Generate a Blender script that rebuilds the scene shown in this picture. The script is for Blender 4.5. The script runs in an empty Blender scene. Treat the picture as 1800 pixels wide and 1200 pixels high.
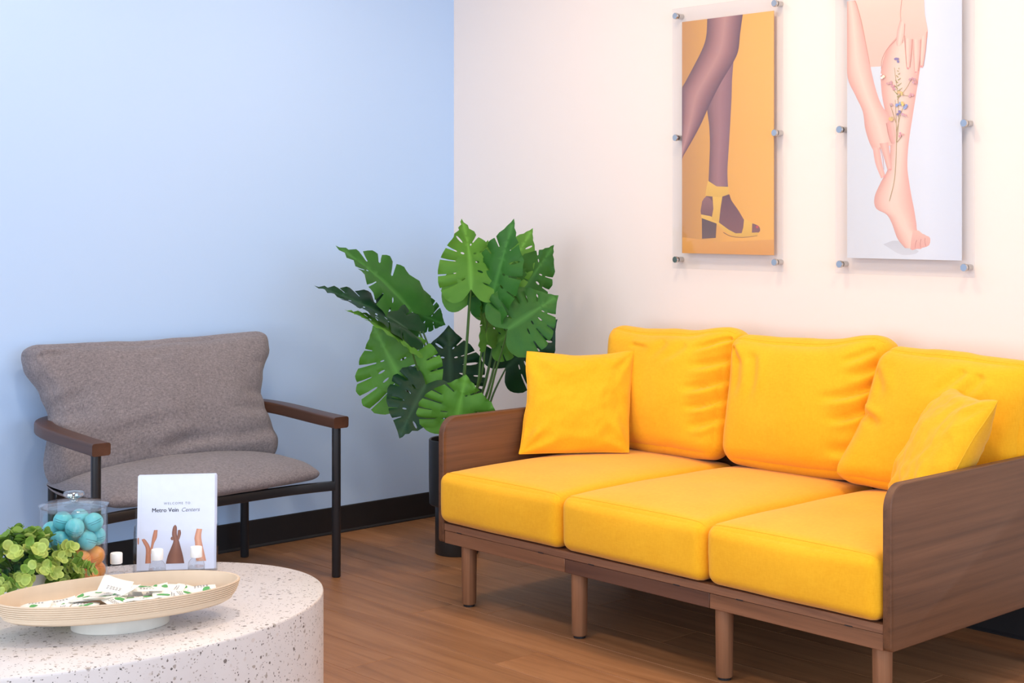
import bpy, bmesh, math, random
from mathutils import Vector, Matrix, noise
from mathutils.geometry import delaunay_2d_cdt
R = random.Random(7)
SC = bpy.context.scene
COL = SC.collection
# ------------------------------------------------------------------ camera
F, HX, HY, CH = 2660.0, 900.0, 380.0, 1.33          # focal length and principal point for an 1800x1200 frame
ANG = math.atan2(2440, 2660)
DV = Vector((-math.cos(ANG), math.sin(ANG), 0)); RV = Vector((math.sin(ANG), math.cos(ANG), 0)); UP = Vector((0, 0, 1))
CAM = Vector((5.180, -4.398, CH))
cd = bpy.data.cameras.new('camera'); cam = bpy.data.objects.new('camera', cd); COL.objects.link(cam)
cam.location = CAM; cam.rotation_euler = (math.pi / 2, 0, math.pi / 2 - ANG)
cd.sensor_width = 36; cd.lens = F / 1800 * 36; cd.shift_y = -(600 - HY) / 1800; cd.clip_start = 0.05
SC.camera = cam
# ------------------------------------------------------------------ world, lights, exposure
w = bpy.data.worlds.new('world'); SC.world = w; w.use_nodes = True
w.node_tree.nodes['Background'].inputs[0].default_value = (0.62, 0.78, 1.0, 1)
w.node_tree.nodes['Background'].inputs[1].default_value = 1.0
def area(name, loc, target, size, power, color, size_y=None):
    l = bpy.data.lights.new(name, 'AREA'); l.energy = power; l.color = color
    l.shape = 'RECTANGLE' if size_y else 'DISK'; l.size = size
    if size_y: l.size_y = size_y
    o = bpy.data.objects.new(name, l); COL.objects.link(o); o.location = loc
    o.rotation_euler = (Vector(target) - Vector(loc)).to_track_quat('-Z', 'Y').to_euler(); return o
RY_ = -6.6
COOL = (0.60, 0.78, 1.0); WARM = (1.0, 0.79, 0.58)
area('window_and_fill_light', (7.35, -3.2, 1.55), (0, -2.6, 1.1), 4.6, 175, COOL, 1.9)
area('window_and_fill_light', (2.9, RY_ + 0.05, 1.25), (1.6, 0, 1.0), 4.4, 185, (0.78, 0.88, 1.0), 2.3)  # added fill from behind the viewer, brightens the white wall and sofa front
for i, (x, y, p) in enumerate([(0.75, -2.2, 9), (2.2, -2.55, 21), (2.05, -0.95, 16), (3.3, -0.95, 18), (3.9, -2.6, 17), (0.95, -1.05, 11)]):
    area('ceiling_downlight', (x, y, 2.72), (x, y, 0), 0.22, p, WARM)
SC.view_settings.view_transform = 'Standard'; SC.view_settings.look = 'None'
SC.view_settings.exposure = -0.45; SC.view_settings.gamma = 1.0; SC.view_settings.use_curve_mapping = False
# ------------------------------------------------------------------ helpers
def ray(x, y): return DV + RV * ((x - HX) / F) + UP * ((HY - y) / F)
def at_depth(x, y, D): return CAM + ray(x, y) * D
def on_y(x, y, Y): v = ray(x, y); return CAM + v * ((Y - CAM.y) / v.y)
def on_z(x, y, Z): v = ray(x, y); return CAM + v * ((Z - CAM.z) / v.z)
def lin(c):
    return tuple((v / 12.92 if v <= 0.04045 else ((v + 0.055) / 1.055) ** 2.4) for v in c[:3])
def rgb(r, g, b): return lin((r / 255, g / 255, b / 255))

class NT:
    def __init__(s, name):
        m = bpy.data.materials.get(name) or bpy.data.materials.new(name); m.use_nodes = True; s.m = m; s.t = m.node_tree; s.t.nodes.clear()
        s.out = s.n('ShaderNodeOutputMaterial')
    def n(s, typ, **kw):
        nd = s.t.nodes.new(typ)
        for k, v in kw.items(): setattr(nd, k, v)
        return nd
    def l(s, a, b): s.t.links.new(a, b)
    def bsdf(s, color=None, rough=0.5, **kw):
        b = s.n('ShaderNodeBsdfPrincipled')
        if color is not None: b.inputs['Base Color'].default_value = (*color, 1)
        b.inputs['Roughness'].default_value = rough
        for k, v in kw.items(): b.inputs[k].default_value = v
        s.l(b.outputs[0], s.out.inputs[0]); s.b = b; return b
    def coords(s, kind='Object', scale=(1, 1, 1), rot=(0, 0, 0)):
        tc = s.n('ShaderNodeTexCoord'); mp = s.n('ShaderNodeMapping')
        mp.inputs['Scale'].default_value = scale; mp.inputs['Rotation'].default_value = rot
        s.l(tc.outputs[kind], mp.inputs[0]); return mp.outputs[0]
    def noise(s, vec, scale, detail=4, rough=0.55, dist=0.0):
        nd = s.n('ShaderNodeTexNoise'); nd.inputs['Scale'].default_value = scale; nd.inputs['Detail'].default_value = detail
        nd.inputs['Roughness'].default_value = rough; nd.inputs['Distortion'].default_value = dist
        s.l(vec, nd.inputs['Vector']); return nd.outputs['Fac']
    def ramp(s, fac, stops):
        r = s.n('ShaderNodeValToRGB'); e = r.color_ramp.elements
        while len(e) < len(stops): e.new(0.5)
        for i, (p, c) in enumerate(stops): e[i].position = p; e[i].color = (*c, 1) if len(c) == 3 else c
        s.l(fac, r.inputs[0]); return r.outputs[0]
    def mix(s, fac, a, b, blend='MIX'):
        m = s.n('ShaderNodeMix', data_type='RGBA', blend_type=blend)
        for sock, v in ((m.inputs['Factor'], fac), (m.inputs[6], a), (m.inputs[7], b)):
            if hasattr(v, 'is_linked') or hasattr(v, 'links'): s.l(v, sock)
            elif isinstance(v, (int, float)): sock.default_value = v
            else: sock.default_value = (*v, 1)
        return m.outputs[2]
    def bump(s, h, strength=0.2, dist=0.01):
        b = s.n('ShaderNodeBump'); b.inputs['Strength'].default_value = strength; b.inputs['Distance'].default_value = dist
        s.l(h, b.inputs['Height']); s.l(b.outputs[0], s.b.inputs['Normal']); return b
    def math(s, op, a, b=None):
        m = s.n('ShaderNodeMath', operation=op)
        for i, v in enumerate((a, b)):
            if v is None: continue
            if isinstance(v, (int, float)): m.inputs[i].default_value = v
            else: s.l(v, m.inputs[i])
        return m.outputs[0]

def plain(name, color, rough=0.5, **kw):
    t = NT(name); t.bsdf(color, rough, **kw)
    v = t.coords(); f = t.noise(v, 35, 3)
    c = t.mix(f, tuple(x * 0.94 for x in color), tuple(min(1, x * 1.05) for x in color)); t.l(c, t.b.inputs['Base Color'])
    return t.m
def paint(name, color):
    t = NT(name); t.bsdf(color, 0.75); v = t.coords('Object')
    t.l(t.mix(t.noise(v, 1.2, 2), tuple(x * 0.985 for x in color), color), t.b.inputs['Base Color'])
    t.bump(t.noise(v, 260, 2), 0.04, 0.002); return t.m
def wood(name, c1, c2, c3, axis='x', rough=0.5, fine=1.0, per_object=False, along=0.35, dist=0.35):
    t = NT(name); t.bsdf(c2, rough)
    sc = {'x': (along, 9, 9), 'y': (9, along, 9), 'z': (9, 9, along)}[axis]
    v = t.coords('Object', tuple(a * fine for a in sc))
    if per_object:
        oi = t.n('ShaderNodeObjectInfo'); ad = t.n('ShaderNodeVectorMath', operation='ADD'); cx = t.n('ShaderNodeCombineXYZ')
        t.l(t.math('MULTIPLY', oi.outputs['Random'], 57.0), cx.inputs[0]); t.l(t.math('MULTIPLY', oi.outputs['Random'], 131.0), cx.inputs[1])
        t.l(v, ad.inputs[0]); t.l(cx.outputs[0], ad.inputs[1]); v = ad.outputs[0]
    g = t.noise(v, 1.6, 5, 0.6, dist); fi = t.noise(v, 9, 6, 0.7, 0.2)
    c = t.ramp(g, [(0.25, c1), (0.5, c2), (0.75, c3)])
    c = t.mix(t.math('MULTIPLY', fi, 0.55), c, c1)
    if per_object:
        hs = t.n('ShaderNodeHueSaturation'); t.l(c, hs.inputs['Color'])
        t.l(t.math('ADD', t.math('MULTIPLY', oi.outputs['Random'], 0.16), 0.92), hs.inputs['Value']); c = hs.outputs[0]
    t.l(c, t.b.inputs['Base Color']); t.bump(fi, 0.12, 0.002); return t.m
def weave(name, c1, c2, scale, rough=0.9, mott=0.35, strength=0.25):
    t = NT(name); t.bsdf(c1, rough); t.b.inputs['Sheen Weight'].default_value = 0.15; t.b.inputs['Specular IOR Level'].default_value = 0.2
    v = t.coords('Object')
    hs = []
    for sc in ((1, 0.16, 0.16), (0.16, 1, 0.16), (0.16, 0.16, 1)):
        vv = t.coords('Object', sc); hs.append(t.noise(vv, scale, 2, 0.5))
    h = t.math('ADD', t.math('ADD', hs[0], hs[1]), hs[2]); hn = t.math('MULTIPLY', h, 0.333)
    f = t.math('ADD', t.math('MULTIPLY', t.noise(v, 5, 3), mott), t.math('MULTIPLY', hn, 1 - mott))
    t.l(t.ramp(f, [(0.36, c2), (0.62, c1)]), t.b.inputs['Base Color'])
    t.bump(hn, strength, 0.002); return t.m
def clear(name, tint=(1, 1, 1), ior=1.45, gloss_rough=0.02, extra=0.0, gain=1.0):
    """a thin clear sheet: light passes straight through, grazing angles reflect"""
    t = NT(name); tr = t.n('ShaderNodeBsdfTransparent'); tr.inputs[0].default_value = (*tint, 1)
    gl = t.n('ShaderNodeBsdfGlossy'); gl.inputs['Roughness'].default_value = gloss_rough
    fr = t.n('ShaderNodeLayerWeight'); f0 = ((ior - 1) / (ior + 1)) ** 2 + extra          # Schlick, the same from both sides of the sheet
    mx = t.n('ShaderNodeMixShader'); t.l(t.math('MULTIPLY', t.math('ADD', t.math('MULTIPLY', t.math('POWER', fr.outputs['Facing'], 5.0), 1 - f0), f0), gain), mx.inputs[0])
    t.l(tr.outputs[0], mx.inputs[1]); t.l(gl.outputs[0], mx.inputs[2]); t.l(mx.outputs[0], t.out.inputs[0]); return t.m
def vcol(name, rough=0.6):
    t = NT(name); t.bsdf((1, 1, 1), rough); a = t.n('ShaderNodeAttribute', attribute_name='Col'); t.l(a.outputs['Color'], t.b.inputs['Base Color']); return t.m

M = {}
M['wall_blue'] = paint('pale_blue_paint', rgb(186, 214, 249))
M['wall_white'] = paint('warm_white_paint', rgb(241, 229, 221))
M['ceil'] = paint('ceiling_paint', (0.82, 0.82, 0.82))
M['base'] = plain('black_vinyl', (0.012, 0.012, 0.014), 0.45)
M['subfloor'] = plain('subfloor', (0.03, 0.022, 0.016), 0.9)
M['plank'] = wood('floor_plank', rgb(124, 82, 50), rgb(162, 112, 72), rgb(182, 132, 90), 'x', 0.45, 1.3, True, 0.6, 1.2)
M['walnut_y'] = wood('walnut_panel', rgb(78, 48, 29), rgb(112, 72, 45), rgb(128, 84, 55), 'y', 0.5, 2.6, False, 0.22, 0.3)
M['walnut_x'] = wood('walnut_rail', rgb(100, 64, 42), rgb(140, 94, 64), rgb(158, 108, 76), 'x', 0.5, 2.2)
M['walnut_dark'] = wood('walnut_rail_dark', rgb(74, 46, 34), rgb(100, 64, 46), rgb(118, 78, 58), 'x', 0.5, 2.2)
M['walnut_z'] = wood('walnut_leg', rgb(106, 68, 44), rgb(154, 106, 74), rgb(176, 126, 90), 'z', 0.5, 2.4)
M['ply'] = wood('plywood_edge', rgb(96, 60, 42), rgb(150, 104, 74), rgb(120, 80, 56), 'x', 0.55, 3.0)
M['arm_wood'] = wood('dark_arm_wood', rgb(58, 36, 26), rgb(88, 56, 40), rgb(104, 68, 50), 'x', 0.38, 1.0)
M['yellow'] = weave('yellow_linen', rgb(248, 184, 36), rgb(238, 168, 22), 420, 0.85, 0.3, 0.18)
M['yellow_seam'] = plain('yellow_seam', rgb(240, 176, 30), 0.9)
M['grey'] = weave('grey_heather', rgb(146, 138, 140), rgb(100, 95, 99), 560, 0.95, 0.12, 0.3)
M['black_metal'] = plain('black_metal', (0.014, 0.015, 0.018), 0.38)
M['steel'] = plain('brushed_steel', (0.62, 0.60, 0.58), 0.22, Metallic=1.0)
M['acrylic'] = clear('clear_acrylic', (0.965, 0.97, 0.975), 1.45, 0.03)
M['glass'] = clear('clear_glass', (0.975, 0.983, 0.987), 1.5, 0.01, 0.02)
M['knob_glass'] = clear('knob_glass', (0.86, 0.89, 0.91), 1.6, 0.03, 0.22)
M['clear_plastic'] = clear('clear_plastic', (0.982, 0.986, 0.99), 1.4, 0.05, 0.0)
M['holder_clear'] = clear('holder_clear', (0.996, 0.997, 1.0), 1.35, 0.05, 0.0, 0.5)
M['print'] = vcol('printed_image', 0.45)
M['white_plastic'] = plain('white_plastic', rgb(246, 244, 240), 0.4)
M['paper'] = plain('white_paper', rgb(216, 222, 240), 0.7)
M['packet'] = plain('packet_paper', rgb(246, 242, 232), 0.6)
M['ink'] = plain('dark_ink', rgb(52, 50, 58), 0.7)
M['ink_soft'] = plain('grey_ink', rgb(112, 112, 122), 0.7)
M['leaf_ink'] = plain('green_ink', rgb(88, 168, 92), 0.7)
M['tray'] = plain('pale_tray_wood', rgb(216, 193, 165), 0.5)
M['tray_foot'] = plain('pale_grey_foot', rgb(214, 208, 196), 0.55)
M['pot_black'] = plain('black_planter', (0.018, 0.017, 0.017), 0.42)
M['soil'] = plain('dark_soil', (0.03, 0.022, 0.015), 0.95)
M['pot_white'] = plain('white_ceramic', rgb(236, 230, 222), 0.4)
M['ball_blue'] = plain('aqua_plastic', rgb(112, 208, 216), 0.35)
M['ball_orange'] = plain('orange_plastic', rgb(250, 160, 62), 0.35)
def leaf_mat(name, c1, c2, rough=0.4):
    t = NT(name); t.bsdf(c1, rough); a = t.n('ShaderNodeAttribute', attribute_name='Col'); v = t.coords('Object')
    n = t.noise(v, 14, 3); c = t.mix(n, c1, c2); c = t.mix(a.outputs['Fac'], c, tuple(min(1, x * 1.7 + 0.03) for x in c1)); t.l(c, t.b.inputs['Base Color'])
    t.b.inputs['Specular IOR Level'].default_value = 0.28
    tl = t.n('ShaderNodeBsdfTranslucent'); t.l(c, tl.inputs[0]); mx = t.n('ShaderNodeMixShader'); mx.inputs[0].default_value = 0.18
    t.l(t.b.outputs[0], mx.inputs[1]); t.l(tl.outputs[0], mx.inputs[2]); t.l(mx.outputs[0], t.out.inputs[0]); return t.m
M['leaf_light'] = leaf_mat('leaf_light', rgb(88, 144, 46), rgb(68, 122, 38), 0.5)
M['leaf_mid'] = leaf_mat('leaf_mid', rgb(56, 114, 40), rgb(38, 92, 34), 0.48)
M['leaf_dark'] = leaf_mat('leaf_dark', rgb(26, 68, 36), rgb(16, 52, 32), 0.42)
M['petiole'] = plain('petiole_green', rgb(72, 106, 48), 0.5)
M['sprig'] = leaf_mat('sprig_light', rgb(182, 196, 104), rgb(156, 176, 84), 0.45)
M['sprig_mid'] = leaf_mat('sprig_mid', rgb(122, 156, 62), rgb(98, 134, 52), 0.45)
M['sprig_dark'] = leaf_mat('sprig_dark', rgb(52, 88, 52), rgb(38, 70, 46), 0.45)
def terrazzo():
    t = NT('terrazzo'); t.bsdf((0.8, 0.8, 0.8), 0.35); v = t.coords('Object')
    nz = t.n('ShaderNodeTexNoise'); nz.inputs['Scale'].default_value = 60; t.l(v, nz.inputs['Vector'])
    vm = t.n('ShaderNodeVectorMath', operation='MULTIPLY_ADD'); t.l(nz.outputs['Color'], vm.inputs[0]); vm.inputs[1].default_value = (0.010,) * 3; t.l(v, vm.inputs[2]); v2 = vm.outputs[0]
    base = t.mix(t.noise(v, 30, 3), rgb(210, 203, 200), rgb(219, 213, 210)); col = base
    for sc, lo, hi, cs in ((74, 0.14, 0.40, [rgb(168, 158, 150), rgb(196, 188, 184), rgb(120, 112, 108), rgb(206, 196, 190)]), (150, 0.10, 0.34, [rgb(150, 140, 134), rgb(186, 178, 172), rgb(96, 90, 88), rgb(176, 166, 160)]), (120, 0.02, 0.20, [rgb(88, 82, 80), rgb(120, 110, 104), rgb(70, 66, 66), rgb(150, 136, 124)])):
        vo = t.n('ShaderNodeTexVoronoi'); vo.inputs['Scale'].default_value = sc; vo.inputs['Randomness'].default_value = 1.0; t.l(v2, vo.inputs['Vector'])
        sx = t.n('ShaderNodeSeparateColor'); t.l(vo.outputs['Color'], sx.inputs[0])
        mr = t.n('ShaderNodeMapRange'); mr.inputs[1].default_value = 0.30; mr.inputs[2].default_value = 1.0; mr.inputs[3].default_value = lo * 0.3; mr.inputs[4].default_value = hi; t.l(sx.outputs[0], mr.inputs[0])
        inside = t.math('LESS_THAN', vo.outputs['Distance'], mr.outputs[0])
        keep = t.math('GREATER_THAN', sx.outputs[0], 0.36)
        cc = t.ramp(sx.outputs[1], [(0.0, cs[0]), (0.35, cs[1]), (0.65, cs[2]), (0.9, cs[3])]); t.m.node_tree.nodes[-1].color_ramp.interpolation = 'CONSTANT'
        col = t.mix(t.math('MULTIPLY', inside, keep), col, cc)
    t.l(col, t.b.inputs['Base Color']); return t.m
M['terrazzo'] = terrazzo()

# ---- mesh building
class MB:
    def __init__(s): s.v = []; s.f = []; s.c = None
    def add(s, vs, fs):
        o = len(s.v); s.v += [Vector(x) for x in vs]; s.f += [tuple(i + o for i in f) for f in fs]; return s
    def box(s, a, b):
        (x0, y0, z0), (x1, y1, z1) = a, b
        return s.add([(x0, y0, z0), (x1, y0, z0), (x1, y1, z0), (x0, y1, z0), (x0, y0, z1), (x1, y0, z1), (x1, y1, z1), (x0, y1, z1)],
                     [(3, 2, 1, 0), (4, 5, 6, 7), (0, 1, 5, 4), (1, 2, 6, 5), (2, 3, 7, 6), (3, 0, 4, 7)])
    def bbox(s, a, b, w=0.003, seg=2):
        bm = bmesh.new(); bmesh.ops.create_cube(bm, size=1)
        a, b = Vector(a), Vector(b)
        for v in bm.verts: v.co = Vector(((a[i] + b[i]) / 2 + v.co[i] * (b[i] - a[i])) for i in range(3))
        bmesh.ops.bevel(bm, geom=list(bm.edges), offset=w, segments=seg, profile=0.5, affect='EDGES')
        bm.verts.index_update(); s.add([v.co.copy() for v in bm.verts], [[v.index for v in f.verts] for f in bm.faces]); bm.free(); return s
    def lathe(s, prof, n=32, center=(0, 0, 0), sx=1, sy=1, rot=0, caps=True):
        c = Vector(center); vs = []; fs = []; k = len(prof); ca, sa = math.cos(rot), math.sin(rot)
        for r, z in prof:
            for i in range(n):
                a = 2 * math.pi * i / n; x, y = r * math.cos(a) * sx, r * math.sin(a) * sy
                vs.append(c + Vector((x * ca - y * sa, x * sa + y * ca, z)))
        for j in range(k - 1):
            for i in range(n): fs.append((j * n + i, j * n + (i + 1) % n, (j + 1) * n + (i + 1) % n, (j + 1) * n + i))
        if caps: fs.append(tuple(reversed(range(n)))); fs.append(tuple((k - 1) * n + i for i in range(n)))
        return s.add(vs, fs)
    def tube(s, pts, rad, n=12, caps=True, up=(0, 0, 1)):
        pts = [Vector(p) for p in pts]; k = len(pts); vs = []; fs = []; rr = rad if isinstance(rad, (list, tuple)) else [rad] * k
        ref = None
        for i, p in enumerate(pts):
            t = (pts[min(i + 1, k - 1)] - pts[max(i - 1, 0)]).normalized()
            if ref is None:
                ref = t.cross(Vector(up)); ref = ref if ref.length > 1e-3 else t.cross(Vector((1, 0, 0))); ref.normalize()
            ref = (ref - t * ref.dot(t)).normalized(); b = t.cross(ref)
            for j in range(n):
                a = 2 * math.pi * j / n; vs.append(p + (ref * math.cos(a) + b * math.sin(a)) * rr[i])
        for i in range(k - 1):
            for j in range(n): fs.append((i * n + j, i * n + (j + 1) % n, (i + 1) * n + (j + 1) % n, (i + 1) * n + j))
        if caps: fs.append(tuple(reversed(range(n)))); fs.append(tuple((k - 1) * n + j for j in range(n)))
        return s.add(vs, fs)
    def sweep(s, pts, sec, up=(0, 0, 1)):
        """sweep a closed section [(side, up)] along pts, kept upright"""
        pts = [Vector(p) for p in pts]; k = len(pts); n = len(sec); vs = []; fs = []; U = Vector(up)
        for i, p in enumerate(pts):
            t = (pts[min(i + 1, k - 1)] - pts[max(i - 1, 0)]).normalized(); sd = t.cross(U).normalized(); u = sd.cross(t)
            vs += [p + sd * a + u * b for a, b in sec]
        for i in range(k - 1):
            for j in range(n): fs.append((i * n + j, i * n + (j + 1) % n, (i + 1) * n + (j + 1) % n, (i + 1) * n + j))
        fs.append(tuple(reversed(range(n)))); fs.append(tuple((k - 1) * n + j for j in range(n))); return s.add(vs, fs)
    def sphere(s, c, r, u=24, v=14, sc=(1, 1, 1)):
        prof = [(max(1e-5, r * math.sin(math.pi * i / v)), -r * math.cos(math.pi * i / v)) for i in range(v + 1)]
        o = len(s.v); s.lathe(prof, u, (0, 0, 0), caps=True)
        for i in range(o, len(s.v)): q = s.v[i]; s.v[i] = Vector(c) + Vector((q.x * sc[0], q.y * sc[1], q.z * sc[2]))
        return s
    def mesh(s, name, m, smooth=True, origin=(0, 0, 0), auto=None):
        me = bpy.data.meshes.new(name); o = Vector(origin)
        me.from_pydata([v - o for v in s.v], [], s.f); me.validate(); me.update()
        bm = bmesh.new(); bm.from_mesh(me); bmesh.ops.recalc_face_normals(bm, faces=bm.faces) if s.c is None else None
        bm.to_mesh(me); bm.free()
        if s.c is not None:
            at = me.color_attributes.new('Col', 'FLOAT_COLOR', 'POINT')
            for i, c in enumerate(s.c): at.data[i].color = (*c[:3], 1)
        me.materials.append(M[m] if isinstance(m, str) else m)
        if smooth:
            me.polygons.foreach_set('use_smooth', [True] * len(me.polygons))
            me.set_sharp_from_angle(angle=math.radians(auto if auto else 38))
        return me
    def obj(s, name, m, parent=None, smooth=True, auto=None):
        org = root_loc(parent); o = bpy.data.objects.new(name, s.mesh(name, m, smooth, org, auto)); COL.objects.link(o)
        if parent: o.parent = parent
        return o
def root_loc(p):
    v = Vector((0, 0, 0))
    while p: v += p.location; p = p.parent
    return v
def tag(o, label, cat=None, group=None, kind=None):
    if label: o['label'] = label
    if cat: o['category'] = cat
    if group: o['group'] = group
    if kind: o['kind'] = kind
    return o
def thing(name, label, cat, loc=(0, 0, 0), group=None):
    o = bpy.data.objects.new(name, None); COL.objects.link(o); o.location = loc; o.empty_display_size = 0.05
    return tag(o, label, cat, group)
def inst(name, me, parent, loc, rot=None, scale=None):
    """a further object on shared mesh data; loc in the parent's frame"""
    o = bpy.data.objects.new(name, me); COL.objects.link(o); o.parent = parent; o.location = loc
    if rot is not None: o.rotation_euler = rot
    if scale is not None: o.scale = scale
    return o
def struct(o, label): o['kind'] = 'structure'; o['label'] = label; return o
def smoothstep(a, b, x):
    t = min(1, max(0, (x - a) / (b - a))); return t * t * (3 - 2 * t)
def catmull(pts, n):
    pts = [Vector(p) for p in pts]; P = [pts[0] * 2 - pts[1]] + pts + [pts[-1] * 2 - pts[-2]]; out = []
    for i in range(1, len(P) - 2):
        for k in range(n):
            t = k / n; a, b, c, d = P[i - 1:i + 3]
            out.append(0.5 * ((2 * b) + (c - a) * t + (2 * a - 5 * b + 4 * c - d) * t * t + (3 * b - a - 3 * c + d) * t ** 3))
    out.append(pts[-1]); return out
def roundrect(w, h, r, n=4):
    out = []
    for cx, cy, a0 in ((w / 2 - r, h / 2 - r, 0), (-w / 2 + r, h / 2 - r, 90), (-w / 2 + r, -h / 2 + r, 180), (w / 2 - r, -h / 2 + r, 270)):
        for k in range(n + 1):
            a = math.radians(a0 + 90 * k / n); out.append((cx + r * math.cos(a), cy + r * math.sin(a)))
    return out
def rbox(half, r, n=28):
    """rounded box on a welded cube lattice: list of (param, position), faces"""
    idx = {}; pv = []; fs = []
    def f(i): s_ = 2 * i / n - 1; return 1.5 * s_ - 0.5 * s_ ** 3
    def vid(k):
        if k not in idx:
            p = Vector([f(a) for a in k]); P = Vector([p[i] * half[i] for i in range(3)])
            inn = Vector([max(-(half[i] - r), min(half[i] - r, P[i])) for i in range(3)]); dd = P - inn
            if dd.length > 1e-9: P = inn + dd.normalized() * r
            idx[k] = len(pv); pv.append((p, P))
        return idx[k]
    for ax in range(3):
        for side in (0, n):
            for i in range(n):
                for j in range(n):
                    q = []
                    for a, b in ((i, j), (i + 1, j), (i + 1, j + 1), (i, j + 1)):
                        k = [a, b]; k.insert(ax, side); q.append(vid(tuple(k)))
                    fs.append(tuple(q if side else reversed(q)))
    return pv, fs

# ------------------------------------------------------------------ the room
RX, RY, CZ = 7.4, -6.6, 2.75
o = MB().box((-0.12, RY, 0), (0, 0.12, CZ)).obj('wall_left', 'wall_blue', smooth=False); struct(o, 'pale blue painted wall behind the grey armchair')
o = MB().box((0, 0, 0), (RX, 0.12, CZ)).obj('wall_right', 'wall_white', smooth=False); struct(o, 'warm white painted wall behind the yellow sofa')
o = MB().box((-0.12, RY - 0.12, 0), (RX, RY, 0.1)).box((-0.12, RY - 0.12, 2.4), (RX, RY, CZ)).box((-0.12, RY - 0.12, 0.1), (0.7, RY, 2.4)).box((5.1, RY - 0.12, 0.1), (RX, RY, 2.4)).obj('wall_front', 'wall_white', smooth=False); struct(o, 'warm white wall behind the viewer')
b = MB(); b.box((RX, RY, 0), (RX + 0.12, 0.12, 0.5)).box((RX, RY, 2.6), (RX + 0.12, 0.12, CZ)).box((RX, RY, 0.5), (RX + 0.12, -5.6, 2.6)).box((RX, -0.8, 0.5), (RX + 0.12, 0.12, 2.6))
struct(b.obj('wall_side', 'wall_white', smooth=False), 'window wall on the viewer side of the room')
struct(MB().box((-0.12, RY - 0.12, CZ), (RX + 0.12, 0.12, CZ + 0.1)).obj('ceiling', 'ceil', smooth=False), 'white ceiling')
win = MB(); 
for y in (-5.6, -4.02, -2.42, -0.86): win.box((RX + 0.02, y, 0.5), (RX + 0.09, y + 0.06, 2.6))
win.box((RX + 0.02, -5.6, 0.5), (RX + 0.09, -0.8, 0.56)).box((RX + 0.02, -5.6, 2.54), (RX + 0.09, -0.8, 2.6))
struct(win.obj('window_1', 'black_metal', smooth=False), 'black framed window of the side wall')
win = MB()
for x in (0.7, 2.13, 3.6, 5.04): win.box((x, RY - 0.09, 0.1), (x + 0.06, RY - 0.02, 2.4))
win.box((0.7, RY - 0.09, 0.1), (5.1, RY - 0.02, 0.16)).box((0.7, RY - 0.09, 2.34), (5.1, RY - 0.02, 2.4))
struct(win.obj('added_window', 'black_metal', smooth=False), 'black framed window added behind the viewer for the fill light')  # unseen window, added to go with the fill light
floor = MB().box((-0.12, RY - 0.12, -0.06), (RX + 0.12, 0.12, -0.004)).obj('floor', 'subfloor', smooth=False); struct(floor, 'brown wood plank floor')
PW, PL, g = 0.178, 1.22, 0.0007
pm = {}
def plank_mesh(L):
    k = round(L, 3)
    if k not in pm:
        pm[k] = MB().bbox((-L / 2 + g, -PW / 2 + g, -0.004), (L / 2 - g, PW / 2 - g, 0), 0.0008, 1).mesh('plank', 'plank', smooth=False)
    return pm[k]
y = -1.04 + PW * 6 - PW / 2
row = 0
while y > RY:
    off = [0.0, 0.61, 0.25, 0.87, 0.43, 1.05][row % 6]; x = -off
    while x < RX:
        x0, x1 = max(0, x), min(RX, x + PL)
        if x1 - x0 > 0.02:
            y0 = y
            inst('plank', plank_mesh(x1 - x0), floor, ((x0 + x1) / 2, y0, 0))
        x += PL
    y -= PW; row += 1
bb = [(0, 0), (0.009, 0), (0.009, 0.004), (0.005, 0.012), (0.0045, 0.108), (0.003, 0.112), (0, 0.112)]
b = MB(); b.add([(max(x, 0.0002), yy, z) for yy in (RY, -0.0005) for x, z in bb], [(i, (i + 1) % 7, 7 + (i + 1) % 7, 7 + i) for i in range(7)] + [tuple(range(6, -1, -1)), tuple(range(7, 14))])
struct(b.obj('baseboard_left', 'base', smooth=False), 'black vinyl baseboard under the blue wall')
b = MB(); b.add([(xx, -max(x, 0.0002), z) for xx in (0.009, RX) for x, z in bb], [(i, (i + 1) % 7, 7 + (i + 1) % 7, 7 + i) for i in range(7)] + [tuple(range(6, -1, -1)), tuple(range(7, 14))])
struct(b.obj('baseboard_right', 'base', smooth=False), 'black vinyl baseboard behind the sofa')

# ------------------------------------------------------------------ sofa
SX0, SX1, SYF, SYB = 1.156, 2.973, -1.052, -0.115
sofa = thing('sofa', 'walnut framed three seat sofa with yellow seat and back cushions', 'sofa', ((SX0 + SX1) / 2, -0.58, 0))
def arm_panel(x0, x1):
    r = 0.062; z0, z1 = 0.207, 0.637; prof = [(SYB, z0), (SYF + 0.012, z0)]
    for k in range(1, 4): a = math.radians(-90 - 90 * k / 3); prof.append((SYF + 0.012 + 0.012 * math.cos(a), z0 + 0.012 + 0.012 * math.sin(a)))
    for k in range(9): a = math.radians(180 - 90 * k / 8); prof.append((SYF + r + r * math.cos(a), z1 - r + r * math.sin(a)))
    for k in range(9): a = math.radians(90 - 90 * k / 8); prof.append((SYB - r + r * math.cos(a), z1 - r + r * math.sin(a)))
    n = len(prof); e = 0.0025; cy = sum(p[0] for p in prof) / n; cz = sum(p[1] for p in prof) / n
    rings = [(x0, e), (x0 + e, 0), (x1 - e, 0), (x1, e)]; vs = []
    for x, ins in rings:
        for (yy, zz) in prof: vs.append((x, yy - math.copysign(ins, yy - cy), zz - math.copysign(ins, zz - cz)))
    fs = [(j * n + i, j * n + (i + 1) % n, (j + 1) * n + (i + 1) % n, (j + 1) * n + i) for j in range(3) for i in range(n)]
    fs += [tuple(range(n)), tuple(reversed(range(3 * n, 4 * n)))]
    m = MB().add(vs, fs); return m
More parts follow.
